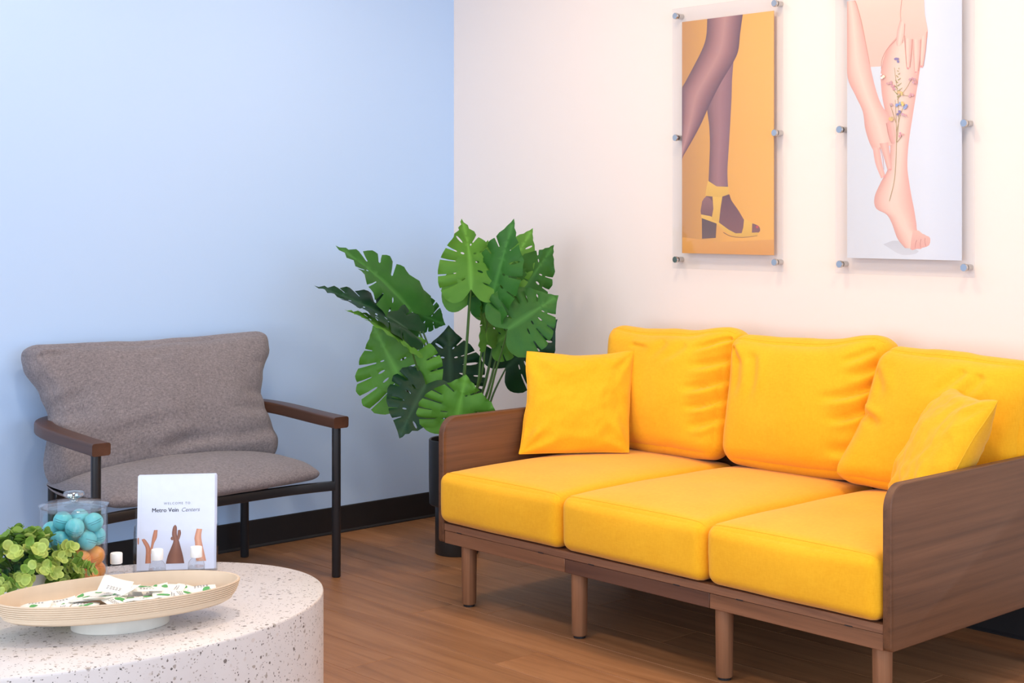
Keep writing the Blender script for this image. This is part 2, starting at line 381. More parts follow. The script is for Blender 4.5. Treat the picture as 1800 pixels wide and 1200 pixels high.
for x0, x1 in ((SX0, SX0 + 0.026), (SX1 - 0.026, SX1)):
    p = arm_panel(x0, x1).obj('arm_panel', 'walnut_y', sofa); p['label'] = 'walnut veneer side panel with rounded top corner'
XI0, XI1 = SX0 + 0.0265, SX1 - 0.0265
J = [XI0, 1.772, 2.364, XI1]
for i in range(3):
    MB().bbox((J[i] + 0.0005, SYF + 0.006, 0.206), (J[i + 1] - 0.0005, SYF + 0.03, 0.2495), 0.0015, 1).obj('front_rail', 'walnut_dark' if i == 1 else 'walnut_x', sofa)
b = MB(); b.bbox((XI0, SYF + 0.004, 0.2505), (XI1, SYB - 0.03, 0.274), 0.0012, 1)
plat = b.obj('platform', 'ply', sofa)
for x in (1.262, 1.664, 1.89, 2.24, 2.475, 2.84): MB().box((x - 0.012, SYF + 0.0032, 0.2498), (x + 0.012, SYF + 0.02, 0.2525)).obj('slot', 'base', plat, smooth=False)
MB().bbox((XI0, SYB - 0.026, 0.207), (XI1, SYB - 0.002, 0.60), 0.002, 1).obj('back_panel', 'walnut_x', sofa)
for x in (J[1], J[2]): MB().bbox((x - 0.015, SYF + 0.032, 0.206), (x + 0.015, SYB - 0.03, 0.2495), 0.002, 1).obj('cross_rail', 'walnut_dark', sofa)
legs = [(1.272, -1.012), (1.80, -1.008), (2.386, -1.006), (2.915, -1.004), (1.272, -0.19), (1.80, -0.19), (2.386, -0.19), (2.905, -0.19)]
for x, yy in legs:
    l = MB().lathe([(0.0225, 0.008), (0.0245, 0.011), (0.0265, 0.206)], 28, (x, yy, 0)).obj('leg', 'walnut_z', sofa)
    MB().lathe([(0.019, 0.0002), (0.0195, 0.008)], 20, (x, yy, 0)).obj('foot_pad', 'base', l)

def wrinkle(u, v, folds):
    """sum of fold grooves: (u0, v0, angle, length, width, depth)"""
    d = 0
    for u0, v0, a, L, wd, dp in folds:
        ca, sa = math.cos(math.radians(a)), math.sin(math.radians(a)); x = (u - u0) * ca + (v - v0) * sa; yv = -(u - u0) * sa + (v - v0) * ca
        wd *= 1.35
        if -0.1 * L < x < L:
            t = x / L; yv -= 0.06 * math.sin(t * 3.0) * L
            d += dp * (math.exp(-(yv / wd) ** 2) - 0.55 * math.exp(-((yv - 1.7 * wd) / wd) ** 2)) * smoothstep(-0.1, 0.06, t) * (1 - smoothstep(0.45, 1.0, t))
    return d
def cushion(name, half, r, bulge, mtx, parent, m='yellow', n=34, folds=(), seed=0, amp=0.004, warp=None, seam=None, face=1):
    """boxed cushion; local x width, y thickness (-y front), z height"""
    pv, fs = rbox(half, r, n); vs = []
    def dfm(p, P):
        P = P.copy()
        for i in range(3):
            j, k = (i + 1) % 3, (i + 2) % 3; P[i] += p[i] * bulge[i] * (1 - p[j] ** 2) * (1 - p[k] ** 2)
        if folds and face == 1:
            fr = smoothstep(-0.2, 0.7, -p[1]); P[1] += fr * wrinkle(p[0], p[2], folds)
        nz = noise.noise(P * 5.5 + Vector((seed * 7.1, seed * 3.3, 0))); P += (P.normalized()) * nz * amp
        nz = noise.noise(P * 16 + Vector((seed, 0, seed * 2))); P += (P.normalized()) * nz * amp * 0.3
        if warp: P = warp(p, P)
        return mtx @ P
    for p, P in pv: vs.append(dfm(p, P))
    o = MB().add(vs, fs).obj(name, m, parent, auto=80)
    if seam is not None:
        for loop in seam:
            pts = []
            for p in loop:
                p = Vector(p); P = Vector([p[i] * half[i] for i in range(3)]); inn = Vector([max(-(half[i] - r), min(half[i] - r, P[i])) for i in range(3)])
                dd = P - inn; P = inn + dd.normalized() * r if dd.length > 1e-9 else P
                pts.append(dfm(p, P))
            MB().tube(pts, 0.0013, 6, caps=False).obj('seam', 'yellow_seam' if m == 'yellow' else m, o)
    return o
def f_(s_): return 1.5 * s_ - 0.5 * s_ ** 3
# seat cushions: local y runs front to back
seat_b = [(1.1855, 1.7665), (1.7675, 2.3585), (2.3595, 2.9445)]
for i, (a, b_) in enumerate(seat_b):
    cx = (a + b_) / 2; hx = (b_ - a) / 2; y0, y1 = -1.078, -0.165; z0, z1 = 0.2755, 0.452
    half = (hx - 0.002, (y1 - y0) / 2 - 0.008, (z1 - z0) / 2 - 0.001)
    sm = [[(f_(2 * k / 40 - 1), -0.955, 1) for k in range(41)]]
    def wp(p, P, i=i):
        P = P.copy(); P.z += 0.026 * max(0, p.z) * (1 - p.x ** 4) * (1 - p.y ** 4); P.z = max(P.z, -half[2] + 0.0005) if p.z < -0.99 else P.z
        if i == 0 and p.x < 0: P.x -= 0.017 * smoothstep(0.88, 1.0, -p.y) * smoothstep(0.3, 1, -p.x)
        return P
    cushion('seat_cushion', half, 0.036, (0.002, 0.012, 0.0), Matrix.Translation((cx, (y0 + y1) / 2, (z0 + z1) / 2)), sofa, seed=i + 1, amp=0.0035, warp=wp, seam=sm)
# back cushions lean against the back panel
def back_warp(tl, tr, skew=0.0):
    def wp(p, P):
        P = P.copy(); t = smoothstep(0.1, 1, p.z)
        P.z += t * (0.016 * max(0, -p.x) ** 3 + 0.036 * smoothstep(0.25, 0.92, p.x) - 0.010)
        P.x += t * (-0.008 if p.x < 0 else 0.030) * abs(p.x) ** 2
        P.y += 0.02 * t * smoothstep(0.6, 1, p.x)
        if skew and p.x < 0: P.x += skew * p.z * abs(p.x); P.y -= 0.05 * smoothstep(0, 1, -p.z) * abs(p.x)
        P.z -= tl * smoothstep(0.55, 1, -p.x) * t; P.z -= tr * smoothstep(0.15, 1, p.x) * t
        return P
    return wp
fold_side = [(1.0, 0.55, 195, 0.55, 0.045, 0.024), (1.0, 0.25, 200, 0.6, 0.045, 0.028), (1.0, -0.05, 203, 0.55, 0.04, 0.024), (1.0, -0.35, 205, 0.5, 0.045, 0.018), (0.95, 0.85, 200, 0.5, 0.035, 0.02), (0.4, 0.75, 215, 0.5, 0.06, 0.009), (0.1, 0.8, 230, 0.4, 0.06, 0.008), (-0.45, 0.72, -12, 0.35, 0.03, 0.008)]
fold_mid = [(1.0, 0.35, 200, 0.7, 0.045, 0.026), (1.0, 0.05, 205, 0.6, 0.045, 0.022), (1.0, 0.6, 205, 0.4, 0.04, 0.016), (0.95, -0.5, 195, 0.5, 0.06, 0.018), (-0.8, 0.6, 265, 0.7, 0.06, 0.012), (-0.55, 0.7, 268, 0.8, 0.05, 0.010), (0.9, 0.8, 205, 0.4, 0.04, 0.014), (-0.95, 0.8, 300, 0.4, 0.05, 0.016)]
fold_r = [(-1.0, 0.0, -25, 0.5, 0.05, 0.018), (-0.9, 0.6, -60, 0.5, 0.06, 0.010), (0.3, 0.75, 230, 0.6, 0.05, 0.014), (0.5, 0.7, 240, 0.5, 0.05, 0.012)]
for i, (cx, cy, rz, lean, hw, fl, tl, tr) in enumerate([(1.487, -0.262, 0.0, 0.16, 0.292, fold_side, 0.0, 0.004), (2.086, -0.255, 0.06, 0.15, 0.292, fold_mid, 0.0, 0.0), (2.650, -0.290, -0.02, 0.17, 0.288, fold_r, 0.0, 0.045)]):
    hz = 0.222; mt = Matrix.Translation((cx, cy, 0.474)) @ Matrix.Rotation(rz, 4, 'Z') @ Matrix.Rotation(-lean, 4, 'X') @ Matrix.Translation((0, 0, hz))
    sm = [[(f_(2 * k / 40 - 1), -0.8, 1) for k in range(41)]]
    cushion('back_cushion', (hw, 0.072, hz), 0.062, (0.006, 0.048, 0.012), mt, sofa, folds=fl, seed=11 + i, amp=0.007, warp=back_warp(tl, tr, 0.06 if i == 2 else 0.0), seam=sm, n=84)

def throw_pillow(label, size, thick, mtx, loc, seed, hh=None, shear=0.0):
    n = 64; vs = []; fs = []; hw = size / 2; hh = (hh or size) / 2; t0 = thing('throw_pillow', label, 'pillow', loc, 'yellow throw pillows on the sofa'); L = Vector(loc)
    def base(u, v):
        k = 0.06 * (1 - v * v) ** 1.3; q = (0.085 if v > 0 else 0.02) * (1 - u * u) ** 1.3
        z = hh * v * (1 - q); e = 0.006 * noise.noise(Vector((u * 2.5, v * 2.5, seed + 20)))
        return Vector((hw * u * (1 - k) + shear * (z + hh) + e, 0, z + e * (v > 0)))
    def h(u, v, side):
        t = ((1 - abs(u) ** 2.4) * (1 - abs(v) ** 2.4)); t = max(0, t) ** 0.55
        d = 0
        for cu, cv in ((-1, -1), (1, -1), (1, 1), (-1, 1)):
            du, dv = u - cu, v - cv; rr = math.hypot(du, dv); an = math.atan2(dv, du); d += 0.0075 * math.sin(an * 8 + seed + side + cu * 2) * math.exp(-((rr - 0.40) / 0.24) ** 2) * (1.5 if cv < 0 else 0.7)
        d += 0.010 * noise.noise(Vector((u * 2.2, v * 2.2, seed + side))) + 0.005 * noise.noise(Vector((u * 6, v * 6, seed + side * 3)))
        return thick / 2 * t + d * min(1, t * 1.6)
    for side in (-1, 1):
        for i in range(n + 1):
            for j in range(n + 1):
                u, v = f_(2 * i / n - 1), f_(2 * j / n - 1); p = base(u, v); p.y = side * h(u, v, side)
                p.y += 0.010 * noise.noise(Vector((u * 1.5, v * 1.5, seed + 9)))
                vs.append(mtx @ p)
    N = (n + 1) ** 2
    for s_ in range(2):
        for i in range(n):
            for j in range(n): a = s_ * N + i * (n + 1) + j; fs.append((a, a + 1, a + n + 2, a + n + 1))
    m = MB().add(vs, fs); o = m.obj('cover', 'yellow', t0, auto=85)
    bm = bmesh.new(); bm.from_mesh(o.data); bmesh.ops.remove_doubles(bm, verts=bm.verts, dist=1e-5); bmesh.ops.recalc_face_normals(bm, faces=bm.faces); bm.to_mesh(o.data); bm.free()
    loop = []
    for a, b_ in (((-1, -1), (1, -1)), ((1, -1), (1, 1)), ((1, 1), (-1, 1)), ((-1, 1), (-1, -1))):
        for k in range(16):
            t = k / 16; u, v = a[0] + (b_[0] - a[0]) * t, a[1] + (b_[1] - a[1]) * t; p = base(u, v); p.y = 0.010 * noise.noise(Vector((u * 1.5, v * 1.5, seed + 9))); loop.append(mtx @ p)
    MB().tube(loop + [loop[0]], 0.0022, 6, caps=False).obj('seam', 'yellow_seam', t0)
    return t0
# left pillow: bottom edge from (1.215,-.735) to (1.452,-.408)
def pillow_frame(bl, br, lean, size, zb):
    bl, br = Vector(bl), Vector(br); xa = (br - bl).normalized(); c = (bl + br) / 2; c.z = zb
    ang = math.atan2(xa.y, xa.x)
    return Matrix.Translation(c) @ Matrix.Rotation(ang, 4, 'Z') @ Matrix.Rotation(-lean, 4, 'X') @ Matrix.Translation((0, 0, size / 2)), c
mt, c = pillow_frame((1.222, -0.735, 0), (1.458, -0.410, 0), 0.34, 0.375, 0.483)
throw_pillow('square yellow throw pillow leaning in the sofa corner near the plant', 0.40, 0.13, mt, c, 3.0, 0.375, 0.12)
mt, c = pillow_frame((2.582, -0.470, 0), (2.868, -0.712, 0), 0.54, 0.38, 0.488)
throw_pillow('square yellow throw pillow tilted against the near walnut sofa arm', 0.385, 0.15, mt, c, 8.0)

# ------------------------------------------------------------------ armchair
ch = thing('armchair', 'wide grey upholstered armchair with dark wood arm rail and black legs', 'armchair', (0.36, -1.585, 0))
YL, YR = -2.061, -1.104
half_u = [(0.662, YR, 0.573), (0.55, YR, 0.577), (0.40, YR, 0.584), (0.28, YR - 0.004, 0.590), (0.19, YR - 0.026, 0.595), (0.13, YR - 0.075, 0.599), (0.10, YR - 0.16, 0.601), (0.092, -1.42, 0.602)]
mid = YL + YR
path = half_u + [(0.092, -1.585, 0.602)] + [(x, mid - yy, z) for x, yy, z in reversed(half_u)]
rail = MB().sweep(catmull(path, 6), roundrect(0.066, 0.042, 0.009)); rail.obj('arm_rail', 'arm_wood', ch, auto=50)['label'] = 'curved dark wood rail forming both arms and the back'
for yy in (YL, YR):
    MB().lathe([(0.014, 0.0002), (0.0165, 0.004), (0.0165, 0.556)], 20, (0.628, yy - 0.002 * (1 if yy == YL else -1), 0)).obj('leg', 'black_metal', ch)
for yy in (-1.968, -1.172):
    MB().lathe([(0.014, 0.0002), (0.0165, 0.004), (0.0165, 0.584)], 20, (0.118, yy, 0)).obj('leg', 'black_metal', ch)
fr = MB(); 
fr.sweep(catmull([(0.628, YL + 0.008, 0.338), (0.612, YL + 0.10, 0.338), (0.596, YL + 0.22, 0.337), (0.590, -1.585, 0.335), (0.596, YR - 0.22, 0.337), (0.612, YR - 0.10, 0.338), (0.628, YR - 0.008, 0.338)], 6), roundrect(0.022, 0.034, 0.004, 2))
fr.bbox((0.125, -1.97, 0.325), (0.15, -1.20, 0.352), 0.003, 1)
for yy in (-1.80, -1.37): fr.bbox((0.14, yy - 0.013, 0.325), (0.60, yy + 0.013, 0.35), 0.003, 1)
fr.obj('seat_frame', 'black_metal', ch)
# seat cushion: rounded plan, domed top
n = 44; vs = []; fs = []
def seat_pt(u, v, top):
    hx, hy = 0.268, 0.462
    # square to squircle
    x = u * math.sqrt(1 - 0.26 * v * v); yy = v * math.sqrt(1 - 0.17 * u * u); e = max(0, 1 - max(abs(u), abs(v)) ** 9) ** 0.5
    if top: z = 0.386 + 0.027 * e + 0.052 * (1 - u * u) * (1 - 0.8 * v * v) + 0.018 * (1 - v * v) * max(0, -u)
    else: z = 0.386 - 0.031 * e
    z += 0.003 * noise.noise(Vector((u * 3, v * 4, 1 if top else 5))) * e
    return Vector((0.376 + hx * x + 0.018 * (1 - v * v) * u, -1.583 + hy * yy, z))
for top in (0, 1):
    for i in range(n + 1):
        for j in range(n + 1): vs.append(seat_pt(f_(2 * i / n - 1), f_(2 * j / n - 1), top))
N = (n + 1) ** 2
for s_ in range(2):
    for i in range(n):
        for j in range(n): a = s_ * N + i * (n + 1) + j; fs.append((a, a + 1, a + n + 2, a + n + 1))
so = MB().add(vs, fs).obj('seat_cushion', 'grey', ch, auto=85)
bm = bmesh.new(); bm.from_mesh(so.data); bmesh.ops.remove_doubles(bm, verts=bm.verts, dist=1e-5); bmesh.ops.recalc_face_normals(bm, faces=bm.faces); bm.to_mesh(so.data); bm.free()
# back cushion: local x across (image left to right = +y world), y thickness (-y = front), z up
def chair_warp(p, P):
    P = P.copy(); z = p.z
    k = 0.0
    prof = [(-1, 0.965), (-0.7, 0.975), (-0.25, 0.925), (0.0, 0.90), (0.3, 0.935), (0.7, 1.04), (1, 1.06)]
    for (a, va), (b_, vb) in zip(prof, prof[1:]):
        if a <= z <= b_: k = va + (vb - va) * smoothstep(a, b_, z); break
    P.x *= 1 + (k - 1) * smoothstep(0.3, 1.0, abs(p.x)) if True else 1
    P.z += 0.020 * smoothstep(0.2, 1, z) * abs(p.x) ** 2 - 0.012 * smoothstep(0.2, 1, z)
    P.z -= 0.016 * smoothstep(0.2, 1, -z) * abs(p.x) ** 2
    P.y *= 1 - 0.22 * math.exp(-((z + 0.05) / 0.3) ** 2) * smoothstep(0.6, 1, abs(p.x))
    return P
ch_folds = [(-1.0, 0.05, 25, 0.4, 0.05, 0.010), (-1.0, -0.1, 10, 0.35, 0.05, 0.010), (1.0, 0.0, 165, 0.35, 0.05, 0.009), (1.0, -0.25, 172, 0.6, 0.05, 0.010), (1.0, -0.55, 184, 0.7, 0.06, 0.012), (0.4, -0.6, 180, 0.6, 0.06, 0.010), (-0.1, -0.75, 30, 0.4, 0.07, 0.012), (-0.95, 0.78, 10, 0.3, 0.035, 0.010), (1, 0.5, 185, 0.25, 0.04, 0.006), (-0.5, -0.45, 15, 0.7, 0.06, 0.007), (0.1, 0.8, 200, 0.3, 0.05, 0.006)]
hz = 0.243
mt = Matrix.Translation((0.255, -1.580, 0.405)) @ Matrix.Rotation(math.pi / 2, 4, 'Z') @ Matrix.Rotation(-0.30, 4, 'X') @ Matrix.Translation((0, 0, hz))
cushion('back_cushion', (0.478, 0.062, hz), 0.056, (0.004, 0.045, 0.010), mt, ch, 'grey', 50, ch_folds, 21, 0.007, chair_warp)

# ------------------------------------------------------------------ wall pictures
PAL = {}
class Art:
    """flat printed shapes on one plane, given by frame points on that plane; every shape lies a hair above the last"""
    def __init__(s, plane, step=0.00005): s.m = MB(); s.m.c = []; s.pl = plane; s.k = 0; s.step = step
    def put(s, pts, faces, cols):
        o = len(s.m.v); s.k += 1; s.m.v += [s.pl(x, y, s.k * s.step) for x, y in pts]; s.m.f += [tuple(i + o for i in f) for f in faces]; s.m.c += cols
    def poly(s, pts, c, c2=None, smooth=4):
        if smooth: 
            P = catmull([Vector((x, y, 0)) for x, y in pts + [pts[0]]], smooth)[:-1]; pts = [(p.x, p.y) for p in P]
        n = len(pts); ys = [p[1] for p in pts]; y0, y1 = min(ys), max(ys)
        r = delaunay_2d_cdt([Vector(p) for p in pts], [(i, (i + 1) % n) for i in range(n)], [], 1, 1e-4)
        cols = []
        for v in r[0]:
            t = (v.y - y0) / max(1e-6, y1 - y0); cols.append(tuple(a + (b - a) * t for a, b in zip(c, c2 or c)))
        s.put([(v.x, v.y) for v in r[0]], [tuple(f) for f in r[2]], cols)
    def ribbon(s, L, Rr, cols, sub=5):
        a = catmull([Vector((x, y, 0)) for x, y in L], sub); b = catmull([Vector((x, y, 0)) for x, y in Rr], sub); k = len(cols); pts = []; cc = []; fs = []
        for p, q in zip(a, b):
            for i in range(k): t = i / (k - 1); v = p.lerp(q, t); pts.append((v.x, v.y)); cc.append(cols[i])
        for j in range(len(a) - 1):
            for i in range(k - 1): fs.append((j * k + i, j * k + i + 1, (j + 1) * k + i + 1, (j + 1) * k + i))
        s.put(pts, fs, cc)
    def stroke(s, pts, w0, w1, c, sub=4):
        P = catmull([Vector((x, y, 0)) for x, y in pts], sub); L = []; Q = []
        for i, p in enumerate(P):
            t = (P[min(i + 1, len(P) - 1)] - P[max(i - 1, 0)]).normalized(); n = Vector((-t.y, t.x, 0)); wd = (w0 + (w1 - w0) * i / (len(P) - 1)) / 2
            L.append(p + n * wd); Q.append(p - n * wd)
        k = len(P); s.put([(p.x, p.y) for p in L + Q], [(i, i + 1, k + i + 1, k + i) for i in range(k - 1)], [c] * (2 * k))
    def dot(s, x, y, r, c, n=10): s.put([(x + r * math.cos(6.2832 * i / n), y + r * math.sin(6.2832 * i / n)) for i in range(n)], [tuple(range(n))], [c] * n)
PY = -0.0262
def picture(label, px0, px1, ax0, ax1, z0, z1, az0, az1, sx, sz, art_fn, edge):
    t = thing('wall_picture', label, 'picture', ((ax0 + ax1) / 2, 0, az0), 'acrylic mounted pictures on the white wall')
    MB().bbox((ax0, -0.0325, az0), (ax1, -0.0275, az1), 0.0006, 1).obj('acrylic_sheet', 'acrylic', t, smooth=False)['label'] = 'clear acrylic cover sheet'
    pn = MB().box((px0, -0.0262, z0), (px1, -0.0232, z1)).obj('print_panel', plain('panel_' + edge[0], edge[1], 0.6), t, smooth=False)
    def pl(x, y, k): p = on_y(x, y, PY); return Vector((min(px1, max(px0, p.x)), PY - 0.0002 - k, min(z1, max(z0, p.z))))
    a = Art(pl); art_fn(a, px0, px1, z0, z1); a.m.obj('printed_image', 'print', pn, smooth=False)
    cap = MB().lathe([(0.0115, 0), (0.0125, 0.001), (0.0125, 0.009), (0.0115, 0.0105)], 24).mesh('standoff', 'steel')
    bar = MB().lathe([(0.0105, 0), (0.0105, 0.0265)], 20).mesh('barrel', 'steel')
    for x in sx:
        for z in sz:
            s_ = inst('standoff', cap, t, (x - t.location.x, -0.0326, z - az0), (math.pi / 2, 0, 0))
            inst('barrel', bar, s_, (0, 0, -0.0321))
    return t
def art1(a, x0, x1, z0, z1):
    Z = lambda x, y: (1160 + x / 2.4, y / 2.4)
    zz = lambda pts: [Z(*p) for p in pts]
    a.ribbon(zz([(60, 80), (60, 500), (60, 1100)]), zz([(520, 30), (520, 500), (520, 1100)]), [rgb(210, 152, 92), rgb(226, 166, 90), rgb(246, 182, 90), rgb(250, 188, 94), rgb(250, 190, 96)])
    a.poly(zz([(95, 1000), (250, 1020), (482, 1010), (482, 1080), (95, 1070)]), rgb(240, 176, 96), rgb(232, 164, 84), 0)
    sk = [rgb(124, 90, 96), rgb(176, 126, 122), rgb(202, 150, 142), rgb(166, 118, 118), rgb(118, 84, 94)]
    a.ribbon(zz([(238, 290), (214, 400), (200, 455), (208, 530), (211, 610), (208, 700), (205, 775)]), zz([(312, 245), (305, 330), (303, 400), (298, 500), (291, 620), (285, 720), (288, 800)]), [rgb(130, 96, 100), rgb(166, 120, 120), rgb(178, 130, 130), rgb(166, 120, 124), rgb(146, 108, 116)])
    a.ribbon(zz([(200, 80), (196, 150), (180, 205), (140, 285), (108, 345), (90, 385), (88, 480), (86, 570), (84, 670)]), zz([(350, 60), (339, 140), (331, 212), (310, 262), (258, 348), (213, 435), (175, 520), (138, 590), (90, 672)]), sk)
    a.poly(zz([(200, 822), (180, 850), (174, 905), (215, 915), (250, 938), (300, 985), (345, 992), (415, 982), (420, 957), (395, 943), (362, 935), (332, 888), (302, 845), (288, 815), (240, 810)]), rgb(120, 84, 88), rgb(150, 104, 100), 3)
    a.poly(zz([(178, 850), (196, 828), (222, 850), (228, 900), (215, 912), (176, 903)]), rgb(162, 116, 112), rgb(140, 98, 96), 2)
    ye, yd = rgb(248, 200, 96), rgb(236, 186, 86)
    a.poly(zz([(177, 912), (240, 936), (236, 1003), (178, 1007)]), rgb(112, 88, 84), rgb(124, 98, 92), 0)
    a.poly(zz([(174, 904), (215, 912), (245, 935), (290, 968), (320, 984), (415, 980), (412, 992), (350, 998), (310, 994), (276, 976), (238, 942), (175, 919)]), ye, yd, 0)
    a.poly(zz([(222, 826), (264, 828), (256, 880), (250, 936), (218, 926), (226, 880)]), ye, yd, 0)
    a.poly(zz([(203, 762), (240, 786), (291, 788), (290, 820), (255, 832), (192, 826), (196, 795)]), ye, yd, 0)
    a.poly(zz([(356, 922), (390, 940), (388, 987), (343, 991), (352, 960)]), ye, yd, 0)
    a.dot(*Z(411, 957), 2.6, rgb(206, 92, 92))
    a.stroke(zz([(268, 980), (300, 996), (350, 1001), (412, 994)]), 1.2, 0.6, rgb(150, 110, 80))
def art2(a, x0, x1, z0, z1):
    Z = lambda x, y: (1440 + x / 2.4, y / 2.4)
    zz = lambda pts: [Z(*p) for p in pts]
    a.ribbon(zz([(80, -120), (80, 300), (80, 700), (80, 1150)]), zz([(640, -120), (640, 300), (640, 700), (640, 1150)]), [rgb(226, 228, 233), rgb(230, 234, 240), rgb(236, 240, 248), rgb(226, 231, 242)])
    a.poly(zz([(270, 1030), (330, 1015), (420, 1060), (350, 1075)]), rgb(212, 214, 220), rgb(222, 224, 230), 3)
    skl, skm, skd, skr = rgb(252, 220, 200), rgb(247, 203, 184), rgb(230, 170, 153), rgb(242, 180, 165)
    a.poly(zz([(118, -100), (380, -100), (352, 20), (346, 100), (326, 160), (285, 212), (262, 280), (205, 283), (185, 200), (150, 100), (118, 60)]), skl, skm, 0)
    a.ribbon(zz([(328, 155), (288, 205), (264, 280), (260, 340), (268, 420), (290, 520), (300, 620), (290, 710), (262, 765), (234, 830), (240, 878), (285, 905), (308, 945), (330, 1005), (362, 1046)]),
             zz([(400, 90), (424, 170), (428, 250), (424, 300), (412, 380), (396, 480), (378, 600), (372, 700), (380, 770), (390, 830), (400, 880), (410, 940), (416, 975), (456, 1000), (430, 1050)]), [skd, skm, skl, skl, skm, skr])
    a.poly(zz([(395, 975), (420, 972), (440, 990), (462, 997), (469, 1010), (464, 1034), (440, 1044), (408, 1050), (385, 1050)]), skm, skr, 2)
    for p in ((412, 1012, 405, 1046), (430, 1008, 428, 1044), (447, 1004, 450, 1038)): a.stroke([Z(p[0], p[1]), Z((p[0] + p[2]) / 2 - 2, (p[1] + p[3]) / 2), Z(p[2], p[3])], 0.7, 0.5, rgb(196, 110, 100))
    a.stroke(zz([(352, 0), (346, 70), (342, 130), (326, 166), (288, 206), (266, 250), (262, 290)]), 1.6, 0.8, rgb(218, 150, 132))
    # reaching arm and hand
    a.ribbon(zz([(112, -60), (116, 60), (118, 200), (120, 325), (152, 400), (184, 470), (194, 540), (212, 600), (232, 640)]), zz([(128, -60), (160, 20), (182, 110), (200, 200), (232, 350), (262, 440), (300, 495), (320, 560), (318, 606)]), [skd, skm, skl, skm, skr])
    a.ribbon(zz([(226, 620), (238, 690), (262, 752)]), zz([(256, 625), (266, 690), (280, 745)]), [skr, skm, skr])
    a.ribbon(zz([(255, 605), (272, 660), (290, 722)]), zz([(292, 600), (300, 660), (308, 716)]), [skd, skm, skr])
    a.ribbon(zz([(282, 520), (292, 570), (308, 606)]), zz([(306, 505), (318, 560), (321, 602)]), [skd, skr, skm])
    a.stroke(zz([(256, 620), (268, 660), (274, 715)]), 0.9, 0.5, rgb(206, 130, 116)); a.stroke(zz([(284, 520), (296, 580), (306, 606)]), 0.8, 0.5, rgb(206, 130, 116))
    a.stroke(zz([(150, -10), (178, 90), (198, 190), (214, 270)]), 1.2, 0.8, rgb(228, 164, 140))
    # hand on the knee
    a.poly(zz([(352, -60), (432, -60), (446, 60), (459, 130), (452, 175), (440, 190), (362, 185), (348, 120), (340, 60)]), skl, skm, 2)
    a.ribbon(zz([(342, 85), (330, 130), (326, 180), (331, 194)]), zz([(362, 95), (358, 140), (350, 180), (340, 194)]), [skr, skl, skm])
    for L_, Rr_ in (([(360, 160), (364, 230), (370, 290)], [(394, 165), (388, 230), (382, 290)]), ([(394, 165), (398, 240), (404, 312)], [(430, 168), (426, 240), (416, 312)]), ([(428, 165), (426, 220), (427, 286)], [(458, 130), (450, 215), (438, 286)])):
        a.ribbon(zz(L_), zz(Rr_), [skd, skl, skm, skr])
    for p in ([(352, -20), (344, 50), (346, 90)], [(362, 100), (360, 140), (352, 182)], [(394, 165), (390, 230), (384, 285)], [(430, 168), (427, 230), (420, 300)], [(456, 135), (450, 210), (440, 280)], [(362, 150), (365, 220), (371, 285)]): a.stroke(zz(p), 1.0, 0.6, rgb(214, 142, 126))
    for x, yv in ((375, 288), (409, 305), (432, 280), (276, 745), (300, 715)): a.dot(*Z(x, yv), 1.8, rgb(236, 160, 158))
    # pressed flowers
    st = rgb(176, 158, 108); gr = rgb(168, 164, 104)
    for p in ([(297, 848), (318, 760), (326, 640), (326, 520), (322, 420)], [(328, 600), (336, 500), (332, 400), (318, 285)], [(326, 560), (345, 480), (362, 440)], [(326, 520), (310, 470), (300, 440)], [(330, 420), (370, 370), (392, 330)], [(330, 600), (345, 580), (352, 565)], [(350, 400), (372, 404), (388, 402)]): a.stroke(zz(p), 0.9, 0.6, st)
    for i in range(11):
        t = i / 10; x, yv = 330 + 6 * t, 410 - 120 * t; l_ = 26 * (1 - t) + 5
        a.stroke(zz([(x, yv), (x - l_ * 0.6, yv - l_ * 0.7)] if i % 2 else [(x, yv), (x + l_ * 0.8, yv - l_ * 0.6)]), 1.7, 0.7, gr)
    rr = random.Random(4); pu, pk, bl, gd = rgb(140, 130, 180), rgb(214, 160, 170), rgb(150, 166, 214), rgb(222, 196, 132)
    for x, yv, c, k in ((327, 255, pu, 6), (297, 350, pk, 5), (318, 368, pk, 6), (392, 335, pk, 5), (388, 402, pk, 4), (300, 436, pk, 4), (338, 440, bl, 7), (366, 452, bl, 6), (338, 476, pu, 4), (305, 500, gd, 7), (352, 566, pk, 4), (272, 322, rgb(250, 240, 220), 3), (345, 395, gd, 5), (362, 480, pk, 3), (405, 342, pk, 3), (350, 440, gd, 4)):
        for _ in range(k): a.dot(*Z(x + rr.uniform(-9, 9), yv + rr.uniform(-8, 8)), rr.uniform(1.4, 2.6), tuple(v * rr.uniform(0.85, 1.1) for v in c), 7)
picture('tall orange print of crossed legs and a yellow heeled sandal', 1.372, 1.806, 1.328, 1.850, 1.190, 2.069, 1.131, 2.122, (1.350, 1.820), (1.165, 1.629, 2.093), art1, ('orange', rgb(236, 172, 90)))
picture('tall pale print of bare leg and hands with pressed flowers', 2.121, 2.561, 2.076, 2.609, 1.187, 2.069, 1.133, 2.122, (2.099, 2.578), (1.165, 1.629, 2.093), art2, ('pale', rgb(238, 240, 246)))

